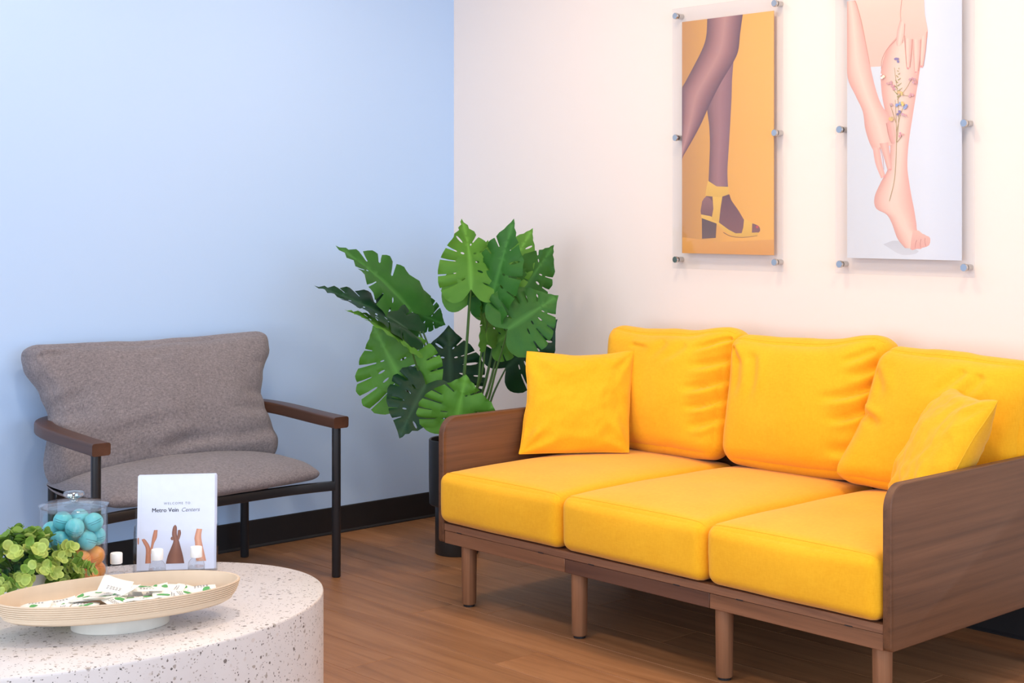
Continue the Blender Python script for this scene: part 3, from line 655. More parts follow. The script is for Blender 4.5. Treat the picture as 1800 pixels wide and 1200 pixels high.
# ------------------------------------------------------------------ monstera
def monstera_mesh(name, L, W, mat, seed, cup=0.12, droop=0.25, twist=0.0, nf=5, slit=0.50):
    rr = random.Random(seed)
    CP = [(0, 0), (-0.07, 0.10), (-0.17, 0.30), (-0.19, 0.58), (-0.08, 0.86), (0.13, 1.0), (0.38, 0.96), (0.60, 0.76), (0.80, 0.42), (0.92, 0.17), (1.04, 0)]
    CM = catmull([Vector((x * L, y * W, 0)) for x, y in CP], 12); NM = len(CM) - 1
    def pt(t, s, sg):
        x = min(max(t, 0), 1) * NM; i = min(int(x), NM - 1); m = CM[i].lerp(CM[i + 1], x - i); um = L * 0.86 * max(0, (t - 0.22) / 0.78) ** 1.15
        bow = 0.05 * L * math.sin(math.pi * s) * smoothstep(0.15, 0.5, t) * (1 - t)
        return Vector((um + (m.x - um) * s - bow, sg * m.y * s))
    loops = []; out = []; holes = []; par = {}
    for sg in (1, -1):
        side = []
        ts = [0.40 + 0.44 * (i + 0.5) / nf + rr.uniform(-0.008, 0.008) for i in range(nf)]
        prev = 0.0
        for i, tc in enumerate(ts):
            dw = 0.0042 + 0.0048 * rr.random(); s0 = rr.uniform(1 - slit - 0.1, 1 - slit + 0.18)
            if rr.random() < 0.28: s0 = None
            kk = 12 if i == 0 else 4
            for k in range(1, kk): t = prev + (tc - dw - prev) * k / kk; side.append((t, 1.0 - (0.012 if (k == kk - 1 or (k == 1 and i)) else 0)))
            if s0 is None:
                side.append((tc, 1.0)); prev = tc + dw; hb = 0.62; hl = 0.24
            else:
                side += [(tc - dw * 1.25, 0.97), (tc - dw * 0.8, (1 + s0) / 2), (tc - dw * 0.7, s0 + 0.04), (tc, s0), (tc + dw * 0.7, s0 + 0.04), (tc + dw * 0.8, (1 + s0) / 2), (tc + dw * 1.25, 0.97)]
                prev = tc + dw; hb = 0.5 * s0 + 0.03; hl = 0.16 * s0
            if rr.random() < 0.7:
                ht = rr.uniform(0.006, 0.011)
                holes.append([(tc + ht * math.sin(a_), hb + hl * math.cos(a_), sg) for a_ in [2 * math.pi * q / 8 for q in range(8)]])
        for k in range(1, 5): side.append((prev + (0.995 - prev) * k / 5, 1.0 if k > 1 else 0.97))
        loops.append([(t, s_, sg) for t, s_ in side])
    prm = [(0.22, 0, 1)] + loops[0] + [(1, 1, 1)] + list(reversed(loops[1])); hp = [h_ for h_ in holes]
    loops = [[pt(*q) for q in l_] for l_ in loops]; holes = [[pt(*q) for q in h_] for h_ in hp]
    tip = Vector((L * 1.04, 0)); outline = [Vector((0.0, 0.0))] + loops[0] + [tip] + list(reversed(loops[1]))
    verts = list(outline); edges = [(i, (i + 1) % len(outline)) for i in range(len(outline))]
    for h_, q_ in zip(holes, hp): o_ = len(verts); verts += h_; prm += q_; edges += [(o_ + i, o_ + (i + 1) % len(h_)) for i in range(len(h_))]
    for i in range(1, 20): verts.append(Vector((L * i / 20, 0))); prm.append((0.22 + 0.78 * i / 20, 0, 1))
    for sg in (1, -1):
        for i in range(15):
            for s_ in (0.12, 0.28, 0.45, 0.62, 0.8): verts.append(pt(0.06 + i / 15 * 0.9, s_, sg)); prm.append((0.06 + i / 15 * 0.9, s_, sg))
    r = delaunay_2d_cdt(verts, edges, [], 0, 1e-5); V = r[0]
    def inside(p, poly):
        c = False; n = len(poly); j = n - 1
        for i in range(n):
            a, b_ = poly[i], poly[j]
            if (a.y > p.y) != (b_.y > p.y) and p.x < (b_.x - a.x) * (p.y - a.y) / (b_.y - a.y) + a.x: c = not c
            j = i
        return c
    fs = []
    for f in r[2]:
        c = (V[f[0]] + V[f[1]] + V[f[2]]) / 3
        if inside(c, outline) and not any(inside(c, h_) for h_ in holes): fs.append(tuple(f))
    mb = MB(); mb.c = []
    for vi, v in enumerate(V):
        og = r[3][vi]; tq, sq, _ = prm[og[0]] if og and og[0] < len(prm) else (0.5, 0.5, 1)
        u, w_ = v.x / L, v.y / W; x, y = v.x, v.y
        z = -droop * L * u * abs(u) + cup * abs(y) * (1 - 0.3 * abs(w_)) - 0.10 * W * w_ * w_ + 0.006 * math.cos((tq - 0.4) / 0.44 * nf * 2 * math.pi) * min(1, sq * 1.5) * smoothstep(0.25, 0.4, tq) * (W / 0.12)
        z += 0.10 * L * noise.noise(Vector((u * 1.6, w_ * 1.3, seed * 1.7))) * abs(w_)
        a = twist * u; y2 = y * math.cos(a) - z * math.sin(a); z2 = y * math.sin(a) + z * math.cos(a)
        mb.v.append(Vector((x * (1 - 0.12 * droop * u), y2, z2))); rib = math.exp(-(v.y / (0.022 * W + 0.0012)) ** 2)
        mb.c.append((rib * 0.5, rib * 0.5, rib * 0.5))
    mb.f = fs; return mb.mesh(name, mat, True, auto=80)
PD = 5.86
pc = on_z(803, 971, 0)
plant = thing('potted_monstera', 'tall monstera with split leaves in a black floor planter', 'plant', (pc.x, pc.y, 0))
pt_ = MB().lathe([(0.084, 0.0005), (0.086, 0.004), (0.086, 0.190), (0.084, 0.193)], 40, pc).obj('planter_base', 'pot_black', plant)
MB().lathe([(0.104, 0.1935), (0.109, 0.198), (0.111, 0.300), (0.111, 0.448), (0.108, 0.452), (0.103, 0.450), (0.101, 0.41), (0.02, 0.408)], 40, pc).obj('planter', 'pot_black', plant)
MB().lathe([(0.0995, 0.409), (0.08, 0.416), (0.02, 0.42)], 24, pc).obj('soil', 'soil', plant)
# (base px, base depth, tip px, tip depth, half width m, roll deg, cup, droop, twist, material, seed, stem bend)
LV = [
 ((724, 548), 5.82, (616, 420), 5.66, 0.135, 46, 0.25, 0.16, 0.3, 'leaf_mid', 1),
 ((716, 578), 5.72, (571, 484), 5.60, 0.115, 60, 0.30, 0.14, 0.2, 'leaf_dark', 2),
 ((714, 684), 5.74, (656, 576), 5.76, 0.178, -14, 0.10, 0.05, 0.0, 'leaf_light', 3),
 ((792, 684), 5.98, (789, 574), 6.02, 0.142, 4, 0.08, 0.05, 0.0, 'leaf_dark', 4),
 ((748, 676), 5.70, (700, 762), 5.60, 0.128, 16, 0.12, 0.15, 0.1, 'leaf_dark', 5),
 ((800, 752), 5.54, (818, 662), 5.50, 0.152, -6, 0.08, 0.05, 0.0, 'leaf_light', 6),
 ((828, 508), 5.74, (826, 384), 5.78, 0.128, 10, 0.12, 0.16, 0.6, 'leaf_light', 7),
 ((824, 534), 5.84, (856, 424), 5.86, 0.120, -8, 0.10, 0.08, 0.0, 'leaf_light', 8),
 ((862, 536), 5.76, (896, 388), 5.72, 0.118, -42, 0.25, 0.10, 0.3, 'leaf_mid', 9),
 ((908, 522), 5.88, (976, 434), 5.92, 0.108, 20, 0.12, 0.08, 0.1, 'leaf_mid', 10),
 ((893, 578), 5.70, (980, 518), 5.74, 0.142, -10, 0.12, 0.10, 0.0, 'leaf_mid', 11),
 ((890, 646), 5.98, (978, 564), 6.00, 0.138, 8, 0.10, 0.05, 0.0, 'leaf_dark', 12),
 ((856, 600), 5.80, (848, 520), 5.78, 0.070, 55, 0.20, 0.05, 0.4, 'leaf_light', 13),
 ((722, 606), 5.66, (618, 532), 5.56, 0.075, 72, 0.25, 0.12, 0.2, 'leaf_light', 15),
 ((730, 548), 5.92, (782, 572), 5.94, 0.080, 15, 0.10, 0.10, 0.0, 'leaf_mid', 16),
 ((868, 606), 5.86, (930, 560), 5.88, 0.085, -5, 0.10, 0.05, 0.0, 'leaf_light', 17),
 ((880, 500), 5.90, (934, 402), 5.96, 0.098, -30, 0.15, 0.05, 0.2, 'leaf_light', 14),
]
STEM_MID = {0: [(760, 640)], 1: [(700, 605), (738, 685)], 2: [(745, 730)], 3: [(795, 730)], 4: [(765, 700)], 5: [(798, 775)], 6: [(822, 590), (815, 680)], 7: [(820, 600), (812, 690)], 8: [(846, 620), (836, 690)], 9: [(880, 600), (845, 720)], 10: [(872, 650), (846, 730)], 11: [(868, 690), (840, 760)], 12: [(840, 680)], 13: [(748, 690)], 14: [(770, 660)], 15: [(848, 690)], 16: [(868, 600), (845, 700)]}
top = Vector((pc.x, pc.y, 0.40))
for i, (bp, bd, tp, td, hw, roll, cup, droop, tw, mt_, seed) in enumerate(LV):
    B, T = at_depth(*bp, bd), at_depth(*tp, td); ax = (T - B); L = ax.length; ax.normalize()
    tocam = (CAM - B).normalized(); nrm = (tocam - ax * tocam.dot(ax)).normalized(); lat = nrm.cross(ax)
    rm = Matrix.Rotation(math.radians(roll), 3, ax); nrm = rm @ nrm; lat = rm @ lat
    me = monstera_mesh('leaf', L, hw, mt_, seed, cup, droop, tw)
    o = bpy.data.objects.new('leaf', me); COL.objects.link(o); o.parent = plant
    mw = Matrix((ax, lat, nrm)).transposed().to_4x4(); mw.translation = B - Vector(plant.location); o.matrix_local = mw
    rr = random.Random(i + 40); a = 6.28 * i / len(LV); st = top + Vector((0.05 * math.cos(a), 0.05 * math.sin(a), 0))
    nmid = len(STEM_MID[i]); pts = [st]
    for k, q in enumerate(reversed(STEM_MID[i])):
        f = (k + 1) / (nmid + 1); dst = 5.86 * (1 - f) + bd * f + 0.02; pts.append(at_depth(*q, dst))
    pts.append(B - nrm * 0.004)
    C = catmull(pts, 7); MB().tube(C, [0.0062 - 0.003 * k / (len(C) - 1) for k in range(len(C))], 8).obj('stem', 'petiole', plant)

# ------------------------------------------------------------------ terrazzo table and what stands on it
TZ = 0.40; TC = Vector((1.880, -2.745, 0)); TA, TB = 0.435, 0.622
prof = [(0.985, 0.0005), (1.0, 0.006), (1.0, TZ - 0.006), (0.9985, TZ - 0.002), (0.994, TZ), (0.5, TZ), (0.02, TZ)]
tb = MB().lathe(prof, 160, TC, TA, TB).obj('coffee_table', 'terrazzo', None, auto=50)
tag(tb, 'oval drum coffee table of pale speckled terrazzo', 'table')

# tray
TH = 0.085
TRC = on_z(212, 1033, TZ + TH); TRC.z = TZ; TANG = math.atan2(0.52, 0.15)
tray = thing('tray', 'oval pale wood tray with ribbed sides filled with paper packets', 'tray', TRC)
ta, tbw = 0.276, 0.138
FH = 0.036
pr = [(0.05, FH + 0.0004), (0.60, FH + 0.0004), (0.82, FH + 0.0010), (0.90, FH + 0.0035), (0.932, FH + 0.008)]
for k in range(6):
    z = FH + 0.0155 + k * 0.0050; e = 0.950 + 0.042 * (k / 5) ** 0.7
    pr += [(e - 0.010, z), (e + 0.004, z + 0.0010), (e + 0.004, z + 0.0034), (e - 0.008, z + 0.0046)]
pr += [(1.0, TH - 0.0025), (0.994, TH), (0.975, TH - 0.0005), (0.955, 0.066), (0.925, 0.052), (0.86, 0.0455), (0.60, 0.0440), (0.03, 0.0440)]
MB().lathe([(r, z) for r, z in pr], 96, TRC, ta, tbw, TANG).obj('bowl', 'tray', tray, auto=40)
MB().lathe([(0.108, 0.0003), (0.110, 0.002), (0.112, FH)], 64, TRC, 1.0, 0.72, TANG).obj('foot', 'tray_foot', tray)
# packets
def packet_mesh(k):
    n = 8; s_ = 0.034; vs = []; fs = []; rr = random.Random(k)
    for side in (1, -1):
        for i in range(n + 1):
            for j in range(n + 1):
                u, v = 2 * i / n - 1, 2 * j / n - 1; e = max(0, (1 - u ** 4) * (1 - v ** 4)) ** 0.6
                z = side * 0.0034 * e + 0.0022 * math.sin(u * 2.2 + k) * math.cos(v * 1.7 + 2 * k) + 0.0012 * noise.noise(Vector((u * 2, v * 2, k)))
                vs.append((u * s_, v * s_ * 0.92, z))
    N = (n + 1) ** 2
    for q in range(2):
        for i in range(n):
            for j in range(n): a = q * N + i * (n + 1) + j; fs.append((a, a + n + 1, a + n + 2, a + 1) if q == 0 else (a, a + 1, a + n + 2, a + n + 1))
    def zt(u, v): return 0.0034 * max(0, (1 - u ** 4) * (1 - v ** 4)) ** 0.6 + 0.0022 * math.sin(u * 2.2 + k) * math.cos(v * 1.7 + 2 * k) + 0.0012 * noise.noise(Vector((u * 2, v * 2, k))) + 0.0005
    return MB().add(vs, fs).mesh('packet', 'packet', True, auto=75), zt, s_
pk = []
for k in range(4):
    me, zt, s_ = packet_mesh(k)
    lf = MB(); rr = random.Random(k)
    for q in range(1 + k % 2):
        c0 = (rr.uniform(-0.5, 0.2), rr.uniform(-0.2, 0.5)); an = rr.uniform(0, 3)
        pts = []
        for i in range(12):
            a = 2 * math.pi * i / 12; x, yv = 0.42 * math.cos(a), 0.22 * math.sin(a) * (1 - 0.4 * math.cos(a)); u, v = c0[0] + x * math.cos(an) - yv * math.sin(an), c0[1] + x * math.sin(an) + yv * math.cos(an); pts.append((u * s_, v * s_ * 0.92, zt(u, v)))
        lf.add(pts, [tuple(range(12))])
    lm = lf.mesh('leaf_print', 'leaf_ink', False)
    tx = MB()
    for r_ in range(2 + k % 2):
        for q in range(5):
            u0, v0 = -0.5 + q * 0.2 + rr.uniform(0, 0.03), -0.35 - r_ * 0.16; u1, v1 = u0 + 0.13, v0 - 0.06
            tx.add([(u * s_, v * s_ * 0.92, zt(u, v)) for u, v in ((u0, v0), (u0, v1), (u1, v1), (u1, v0))], [(0, 1, 2, 3)])
    pk.append((me, lm, tx.mesh('text_print', 'ink_soft', False)))
LAB = ['flat lying', 'slightly tilted', 'half covered', 'crumpled']
spots = []
rr = random.Random(12)
for i, (u, v, tz, tilt) in enumerate([(-0.80, 0.10, 0, 0.5), (-0.66, -0.25, 0, 0.25), (-0.55, 0.2, 0, 0.3), (-0.40, -0.38, 1, 0.35), (-0.33, 0.12, 1, 0.2), (-0.22, -0.15, 2, 0.3), (-0.12, 0.36, 1, 0.2), (-0.05, -0.42, 1, 0.35), (0.02, 0.02, 2, 0.45), (0.12, 0.34, 1, 0.25), (0.20, -0.30, 1, 0.3), (0.28, 0.12, 2, 0.25), (0.38, 0.42, 0, 0.3), (0.42, -0.20, 1, 0.3), (0.52, 0.20, 1, 0.3), (0.62, -0.28, 0, 0.35), (0.68, 0.24, 0, 0.3), (0.80, -0.02, 0, 0.4), (-0.28, 0.45, 0, 0.3), (0.05, -0.2, 1, 0.2), (0.5, -0.02, 0, 0.2), (-0.5, -0.06, 0, 0.2)]):
    me, lm, tm = pk[i % 4]; x, yv = u * ta * 0.84, v * tbw * 1.0
    X = TRC.x + x * math.cos(TANG) - yv * math.sin(TANG); Y = TRC.y + x * math.sin(TANG) + yv * math.cos(TANG)
    el = u * u * 0.9 + v * v * 0.9
    p = bpy.data.objects.new('packet', me); COL.objects.link(p); p.location = (X, Y, TZ + 0.0545 + tz * 0.0075 + 0.006 * max(0, el - 0.35) + tilt * 0.010)
    p.rotation_euler = (rr.uniform(-tilt, tilt) * 0.75, rr.uniform(-tilt, tilt) * 0.75, rr.uniform(0, 6.28))
    tag(p, 'small white paper packet with green leaf print in the oval tray', 'packet', 'paper packets in the oval tray')
    if i == 0: p['label'] = 'white packet lying at the far left end of the oval tray'
    if i == 17: p['label'] = 'white packet lying at the right end of the oval tray'
    inst('leaf_print', lm, p, (0, 0, 0)); inst('text_print', tm, p, (0, 0, 0))
# the one packet standing tilted on the pile
p = bpy.data.objects.new('packet', pk[1][0]); COL.objects.link(p); q = at_depth(205, 1040, 3.40)
p.location = (TRC.x - 0.004, TRC.y - 0.010, TZ + 0.091); p.rotation_euler = (0.34, 0.26, 0.9)
tag(p, 'large white packet tilted on top of the pile, a peak above the tray rim', 'packet', 'paper packets in the oval tray'); inst('text_print', pk[1][2], p, (0, 0, 0))

# bottles
for i, (px, py, lab) in enumerate([(204.5, 1028, 'clear squeeze bottle with white cap beside the glass jar'), (276.5, 1021, 'clear squeeze bottle with white cap before the brochure, middle of three'), (345, 1016, 'clear squeeze bottle with white cap before the brochure, nearest its right edge')]):
    c = on_z(px, py, TZ); k = thing('bottle', lab, 'bottle', c, 'white capped bottles on the terrazzo table')
    body = MB().lathe([(0.019, 0.0005), (0.0215, 0.004), (0.0215, 0.034), (0.0195, 0.043), (0.0145, 0.0495), (0.0105, 0.052), (0.0105, 0.055)], 28, c).obj('body', 'clear_plastic', k)
    MB().lathe([(0.0195, 0.006), (0.0202, 0.010), (0.0202, 0.031), (0.002, 0.0315)], 24, c).obj('gel', clear('clear_gel', (0.985, 0.99, 0.995), 1.2, 0.1, 0.0), body)
    MB().lathe([(0.0146, 0.0552), (0.0152, 0.0565), (0.0152, 0.079), (0.0142, 0.0812), (0.002, 0.0817)], 28, c).obj('cap', 'white_plastic', k)

# glass jar with balls
jc = on_z(130, 1026, TZ); JR = 0.0825; JH = 0.196
jar = thing('glass_jar', 'clear glass jar with knobbed lid holding aqua and orange balls', 'jar', jc)
MB().lathe([(JR - 0.004, 0.0005), (JR, 0.004), (JR, JH), (JR - 0.001, JH + 0.001), (JR - 0.0028, JH), (JR - 0.003, 0.008), (JR - 0.006, 0.006), (0.003, 0.006)], 64, jc).obj('body', 'glass', jar)
lid = MB().lathe([(JR - 0.006, JH - 0.006), (JR - 0.005, JH + 0.0015), (JR + 0.003, JH + 0.002), (JR + 0.0035, JH + 0.006), (JR - 0.004, JH + 0.008), (0.04, JH + 0.0115), (0.014, JH + 0.013), (0.003, JH + 0.013)], 64, jc).obj('lid', 'glass', jar)
MB().lathe([(0.012, JH + 0.0133), (0.0095, JH + 0.018), (0.013, JH + 0.022), (0.023, JH + 0.025), (0.0265, JH + 0.030), (0.025, JH + 0.036), (0.018, JH + 0.040), (0.004, JH + 0.0412)], 32, jc).obj('knob', 'knob_glass', lid)
BR = 0.0238
def jd(px, py, off):
    base = (jc - CAM).dot(DV); return at_depth(px, py, base + off)
balls = [('b', 117, 911, -0.02), ('b', 145, 909.5, 0.02), ('b', 88, 932, 0.0), ('b', 137, 934, -0.045), ('b', 169, 926, -0.01), ('b', 157.5, 958.5, -0.045), ('b', 178, 953, 0.01), ('b', 105, 950, -0.05), ('b', 120, 950, 0.03), ('b', 90, 955, 0.03),
         ('o', 172, 981, -0.02), ('o', 150, 984, -0.05), ('o', 145, 1004, -0.055), ('o', 163, 1004, -0.04), ('o', 178, 1000, 0.02), ('o', 120, 985, -0.05), ('o', 95, 985, -0.02), ('o', 150, 990, 0.04), ('o', 120, 1008, 0.0), ('o', 95, 1010, 0.02), ('o', 120, 985, 0.04), ('b', 150, 950, 0.05), ('b', 110, 935, 0.045), ('b', 150, 930, 0.05), ('o', 110, 970, 0.0), ('o', 150, 1010, 0.03)]
P = [jd(px, py, o_) for _, px, py, o_ in balls]; lim = JR - 0.0038 - BR
for it in range(400):
    for i in range(len(P)):
        for j in range(i):
            dd = P[i] - P[j]; l = dd.length
            if l < 2 * BR + 0.0004: dd = dd / max(l, 1e-6) * (2 * BR + 0.0004 - l) * 0.5; P[i] += dd; P[j] -= dd
        h = Vector((P[i].x - jc.x, P[i].y - jc.y, 0))
        if h.length > lim: h *= lim / h.length; P[i].x = jc.x + h.x; P[i].y = jc.y + h.y
        P[i].z = min(max(P[i].z, TZ + 0.0066 + BR), TZ + JH - 0.0075 - BR)
bme = {k: MB().sphere((0, 0, 0), BR, 28, 18).mesh('ball', m) for k, m in (('b', 'ball_blue'), ('o', 'ball_orange'))}
ring = MB()
for a0, a1, la in ((-0.9, 0.9, 0.16), (-0.6, 0.6, -0.05)):
    pts = [Vector((BR * 1.004 * math.cos(la) * math.cos(a0 + (a1 - a0) * k / 10), BR * 1.004 * math.cos(la) * math.sin(a0 + (a1 - a0) * k / 10), BR * 1.004 * math.sin(la))) for k in range(11)]; ring.tube(pts, 0.00045, 5)
ringm = ring.mesh('print_mark', plain('ball_ink', rgb(50, 96, 112), 0.6))
ringo = ring.mesh('print_mark', plain('ball_ink_orange', rgb(206, 116, 40), 0.6))
rr = random.Random(3)
bo_ = []
for (k, *_), p in zip(balls, P):
    o = bpy.data.objects.new('ball', bme[k]); COL.objects.link(o); o.location = p; face = (CAM - p); o.rotation_euler = (rr.uniform(-0.5, 0.5), rr.uniform(-0.7, 0.5), math.atan2(face.y, face.x) + rr.uniform(-0.9, 0.9))
    if k == 'b': tag(o, 'aqua ball with small print inside the glass jar', 'ball', 'aqua balls in the glass jar')
    else: tag(o, 'orange ball inside the glass jar below the aqua ones', 'ball', 'orange balls in the glass jar')
    inst('print_mark', ringm if k == 'b' else ringo, o, (0, 0, 0)); bo_.append((k, p, o))

for k, nm in (('b', 'aqua'), ('o', 'orange')):
    L_ = [(p, o) for kk, p, o in bo_ if kk == k and (p - jc).dot(DV) < 0.01]
    hi = max(L_, key=lambda q: q[0].z)[1]; hi['label'] = '%s ball lying highest of the %s ones in the glass jar' % (nm, nm)
    ri = max((q for q in L_ if q[1] is not hi), key=lambda q: q[0].dot(RV))[1]; ri['label'] = '%s ball touching the glass at the right side of the jar' % nm
# brochure holder and brochures
A_, B_ = Vector((1.604, -2.446, TZ)), Vector((1.716, -2.284, TZ)); hx_ = (B_ - A_).normalized(); hn = Vector((hx_.y, -hx_.x, 0)); hc = (A_ + B_) / 2
LEAN = math.radians(9); hu = (UP * math.cos(LEAN) - hn * math.sin(LEAN)).normalized(); ho = hx_.cross(hu) if hx_.cross(hu).dot(hn) > 0 else hu.cross(hx_)
def HP(a, b_, c): return hc + hx_ * a + hu * b_ + ho * c        # across, up, out towards the viewer
def hbox(mb, a0, a1, b0, b1, c0, c1):
    vs = [HP(a, b_, c) for c in (c0, c1) for b_ in (b0, b1) for a in (a0, a1)]
    return mb.add(vs, [(0, 1, 3, 2), (4, 6, 7, 5), (0, 4, 5, 1), (2, 3, 7, 6), (0, 2, 6, 4), (1, 5, 7, 3)])
HW = 0.1075
hold = thing('brochure_holder', 'clear acrylic holder with brochures at the back of the table', 'holder', hc)
hbox(MB(), -HW, HW, 0.004, 0.105, 0.026, 0.0285).obj('front_wall', 'holder_clear', hold, smooth=False)
hbox(MB(), -HW, HW, 0.004, 0.22, -0.0105, -0.008).obj('back_wall', 'clear_plastic', hold, smooth=False)
for s_ in (-1, 1):
    o = MB(); a0, a1 = (s_ * HW, s_ * (HW - 0.0025))
    vs = [HP(a, b_, c) for a in (a0, a1) for b_, c in ((0.004, -0.008), (0.004, 0.026), (0.105, 0.026), (0.118, 0.016), (0.122, -0.008))]
    o.add(vs, [(0, 1, 2, 3, 4), (9, 8, 7, 6, 5)] + [(i, (i + 1) % 5, 5 + (i + 1) % 5, 5 + i) for i in range(5)]).obj('side_wall', 'clear_plastic', hold, smooth=False)
hbox(MB(), -HW, HW, 0.0012, 0.0035, -0.0105, 0.0285).obj('base', 'clear_plastic', hold, smooth=False)
zlift = 0.012
BW, BH = 0.0995, 0.243
for i in range(5):
    c0 = -0.0070 + i * 0.0046; dx = [0.004, 0.0025, 0.003, 0.0015, 0.0][i]; up_ = [0.0, 0.003, 0.001, 0.002, 0.0][i] + zlift * 0.4
    bo = thing('brochure', ['white brochure folder at the back of the acrylic holder', 'white brochure folder second from the back of the acrylic holder', 'white brochure folder in the middle of the acrylic holder', 'white brochure folder directly behind the front one', 'front brochure folder in the holder, with title lettering and photographed feet'][i], 'brochure', HP(0, 0, 0), 'brochures in the acrylic holder')
    m = hbox(MB(), -BW + dx, BW + dx * 1.2, up_, up_ + BH, c0, c0 + 0.0012); hbox(m, -BW + dx + 0.0005, BW + dx * 1.2 - 0.001, up_ + 0.001, up_ + BH - 0.001, c0 + 0.0014, c0 + 0.0026); hbox(m, -BW + dx, BW + dx * 1.2, up_, up_ + BH, c0 + 0.0028, c0 + 0.0040)
    m.obj('cover' if i == 4 else 'folder', 'paper', bo, smooth=False)
CO = -0.0070 + 4 * 0.0046 + 0.0041
cov = [o for o in bo.children][0]
hbox(MB(), -BW + 0.009, -BW + 0.0094, 0.0048, 0.0048 + BH, CO, CO + 0.0001).obj('crease', plain('crease_grey', rgb(204, 210, 224), 0.7), cov, smooth=False)
def text(txt, a, b_, size, parent, mat, bold=0.0, shear=0.0, space=1.0, align='CENTER', stretch=1.0):
    cu = bpy.data.curves.new('lettering', 'FONT'); cu.body = txt; cu.size = size; cu.align_x = align; cu.space_character = space; cu.offset = bold; cu.shear = shear; cu.resolution_u = 3
    to = bpy.data.objects.new('tmp', cu); COL.objects.link(to); bpy.context.view_layer.update()
    me = bpy.data.meshes.new_from_object(to.evaluated_get(bpy.context.evaluated_depsgraph_get())); bpy.data.objects.remove(to)
    mb = MB(); mb.add([HP(a + v.co.x * stretch, b_ + v.co.y, CO + 0.00035) for v in me.vertices], [tuple(p.vertices) for p in me.polygons]); bpy.data.meshes.remove(me)
    return mb.obj('lettering', mat, parent, smooth=False)
text('WELCOME TO', 0.002, 0.1725, 0.0084, cov, 'ink_soft', 0.0, 0, 1.35)
for dx_ in (0.0, 0.0005): text('Metro Vein', -0.063 + dx_, 0.1535, 0.0150, cov, 'ink', 0.0, 0, 1.0, 'LEFT')
text('Centers', 0.0125, 0.1535, 0.0146, cov, 'ink_soft', 0.0, 0.28, 1.0, 'LEFT')
def HPL(x, y, k): return HP(x, y, CO + 0.0003 + k)
ar = Art(HPL, 0.00004); s1 = [rgb(170, 104, 76), rgb(206, 138, 104), rgb(178, 112, 84)]; s2 = [rgb(112, 70, 56), rgb(150, 100, 80), rgb(116, 72, 58)]; s3 = [rgb(196, 130, 100), rgb(228, 170, 140), rgb(204, 140, 112)]
E_ = lambda zx, zy: ((zx - 850) / 1600 * 240 / 668, 0.243 + 0.0048 - (zy - 118) / 1600 * 240 / 668)
ez = lambda pts: [E_(*p) for p in pts]
ar.ribbon(ez([(505, 1120), (510, 960), (480, 890), (458, 845)]), ez([(570, 1120), (560, 950), (520, 870), (490, 838)]), s1)
ar.ribbon(ez([(540, 1010), (566, 930), (580, 830), (600, 742)]), ez([(578, 1010), (600, 900), (632, 830), (640, 742)]), s1)
ar.ribbon(ez([(740, 1130), (760, 1040), (800, 940), (822, 870), (805, 800), (815, 720), (835, 690)]), ez([(950, 1130), (932, 1040), (905, 940), (885, 870), (862, 800), (860, 720), (845, 690)]), s2)
ar.ribbon(ez([(800, 862), (790, 845), (800, 822)]), ez([(840, 866), (835, 850), (826, 830)]), s2)
ar.ribbon(ez([(862, 860), (868, 800), (872, 750)]), ez([(888, 860), (908, 790), (900, 746)]), s2)
ar.ribbon(ez([(1085, 1110), (1070, 900), (1064, 840), (1088, 738)]), ez([(1200, 1110), (1150, 900), (1140, 820), (1150, 745)]), s3)
ar.ribbon(ez([(416, 900), (412, 850), (418, 826)]), ez([(430, 900), (430, 850), (428, 826)]), s1)
ar.m.obj('printed_feet', 'print', cov, smooth=False)

# small leafy plant
qc = on_z(44, 1056, TZ)
sp = thing('potted_sprig_plant', 'bushy light green plant with small round leaves in a white pot', 'plant', qc)
PT = MB().lathe([(0.052, 0.0005), (0.055, 0.003), (0.062, 0.070), (0.063, 0.074), (0.060, 0.073), (0.058, 0.060), (0.004, 0.058)], 36, qc).obj('pot', 'pot_white', sp)
disc = {}
for mk in ('sprig', 'sprig_mid', 'sprig_dark'):
    m = MB(); m.c = []; n = 12; r0 = 0.0142
    m.v.append(Vector((0, 0, -0.002))); m.c.append((0.15,) * 3)
    for rf, zf in ((0.55, -0.0012), (1.0, 0.0012)):
        for k in range(n):
            a = 2 * math.pi * k / n; m.v.append(Vector((r0 * rf * math.cos(a) + r0 * 0.95, r0 * rf * math.sin(a), zf + 0.0014 * math.cos(2 * a) * rf))); m.c.append((0.0,) * 3 if rf < 1 else (0.35,) * 3)
    m.v[0].x += r0 * 0.95
    for k in range(n): m.f.append((0, 1 + k, 1 + (k + 1) % n)); m.f.append((1 + k, 1 + n + k, 1 + n + (k + 1) % n, 1 + (k + 1) % n))
    disc[mk] = m.mesh('leaf', mk, True, auto=80)
rr = random.Random(5); cnt = 0
cen = qc + Vector((0, 0, 0.088))
stems = []
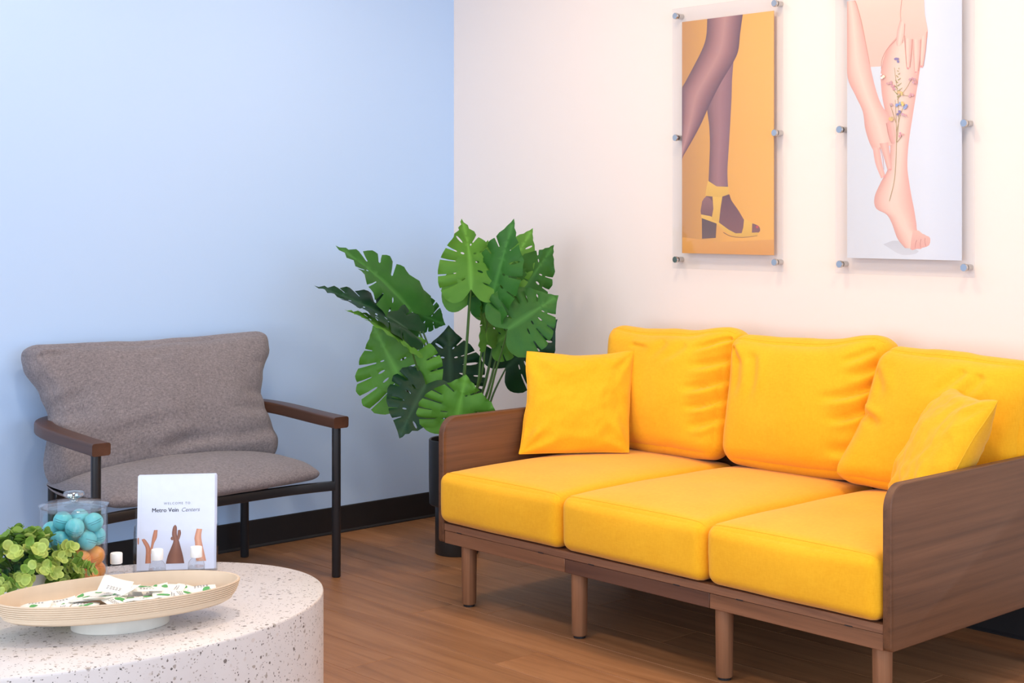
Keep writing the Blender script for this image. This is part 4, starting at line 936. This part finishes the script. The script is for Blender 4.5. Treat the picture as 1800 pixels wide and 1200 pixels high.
for i in range(64):
    a = 2 * math.pi * (i * 0.618 % 1); el = math.radians(rr.uniform(-32, 72) if i > 3 else 80)
    ln = rr.uniform(0.100, 0.140) * (1.05 if el < 0.6 else 0.90)
    dirv = Vector((math.cos(a) * math.cos(el), math.sin(a) * math.cos(el), math.sin(el)))
    s0 = qc + Vector((0.02 * math.cos(a), 0.02 * math.sin(a), 0.06)); e0 = cen + Vector((dirv.x * ln * 1.12, dirv.y * ln * 1.12, dirv.z * ln * 0.72 - 0.006))
    hj = Vector((e0.x - jc.x, e0.y - jc.y, 0))
    if hj.length < JR + 0.026: hj *= (JR + 0.026) / hj.length; e0.x, e0.y = jc.x + hj.x, jc.y + hj.y      # sprigs bend round the jar
    m0 = s0.lerp(e0, 0.5) + Vector((0, 0, 0.02)); C = catmull([s0, m0, e0], 6)
    MB().tube(C, [0.0013 - 0.0006 * k / (len(C) - 1) for k in range(len(C))], 5).obj('stem', 'petiole', sp)
    stems.append(C)
cand = []
for si, C in enumerate(stems):
    for k in range(6, len(C)):
        t = (C[min(k + 1, len(C) - 1)] - C[k - 1]).normalized(); outer = k / (len(C) - 1); az = rr.uniform(0, 3.14)
        for q in range(2 if k < len(C) - 1 else 3):
            ref = t.orthogonal().normalized(); sd = Matrix.Rotation(az + q * (math.pi if k < len(C) - 1 else 2.1), 3, t) @ ref
            xd = (sd * 0.8 + t * rr.uniform(0.2, 0.7)).normalized(); zd = (t * 0.8 + Vector((0, 0, 0.6)) - sd * 0.1); zd = (zd - xd * zd.dot(xd)).normalized(); yd = zd.cross(xd)
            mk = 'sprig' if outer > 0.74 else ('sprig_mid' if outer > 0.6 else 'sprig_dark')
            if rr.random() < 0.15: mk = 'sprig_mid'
            s_ = rr.uniform(0.72, 1.1) * (0.85 + 0.2 * (1 - outer))
            mw = Matrix((xd, yd, zd)).transposed().to_4x4() @ Matrix.Diagonal((s_, s_, s_, 1)); mw.translation = C[k] - qc
            ctr = C[k] + xd * 0.0142 * s_; view = (CAM - qc); hj = Vector((ctr.x - jc.x, ctr.y - jc.y, 0))
            if hj.length < JR + 0.018 or ctr.z < TZ + 0.02: continue
            cand.append(((ctr - qc).dot(view.normalized()) + 0.5 * (ctr - qc).dot(RV) + 0.02 * outer, mk, mw))
cand.sort(key=lambda c: -c[0])
rest = MB(); rest.c = []
for i, (_, mk, mw) in enumerate(cand):
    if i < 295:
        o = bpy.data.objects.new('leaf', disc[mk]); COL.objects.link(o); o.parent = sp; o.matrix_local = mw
    else:
        me = disc['sprig']; off = len(rest.v); rest.v += [mw @ v.co + qc for v in me.vertices]; rest.f += [tuple(i_ + off for i_ in p_.vertices) for p_ in me.polygons]; rest.c += [(0.1,) * 3] * len(me.vertices)
if rest.v: tag(rest.obj('foliage', 'sprig_mid', sp), 'further small round leaves on the far side', kind='stuff')
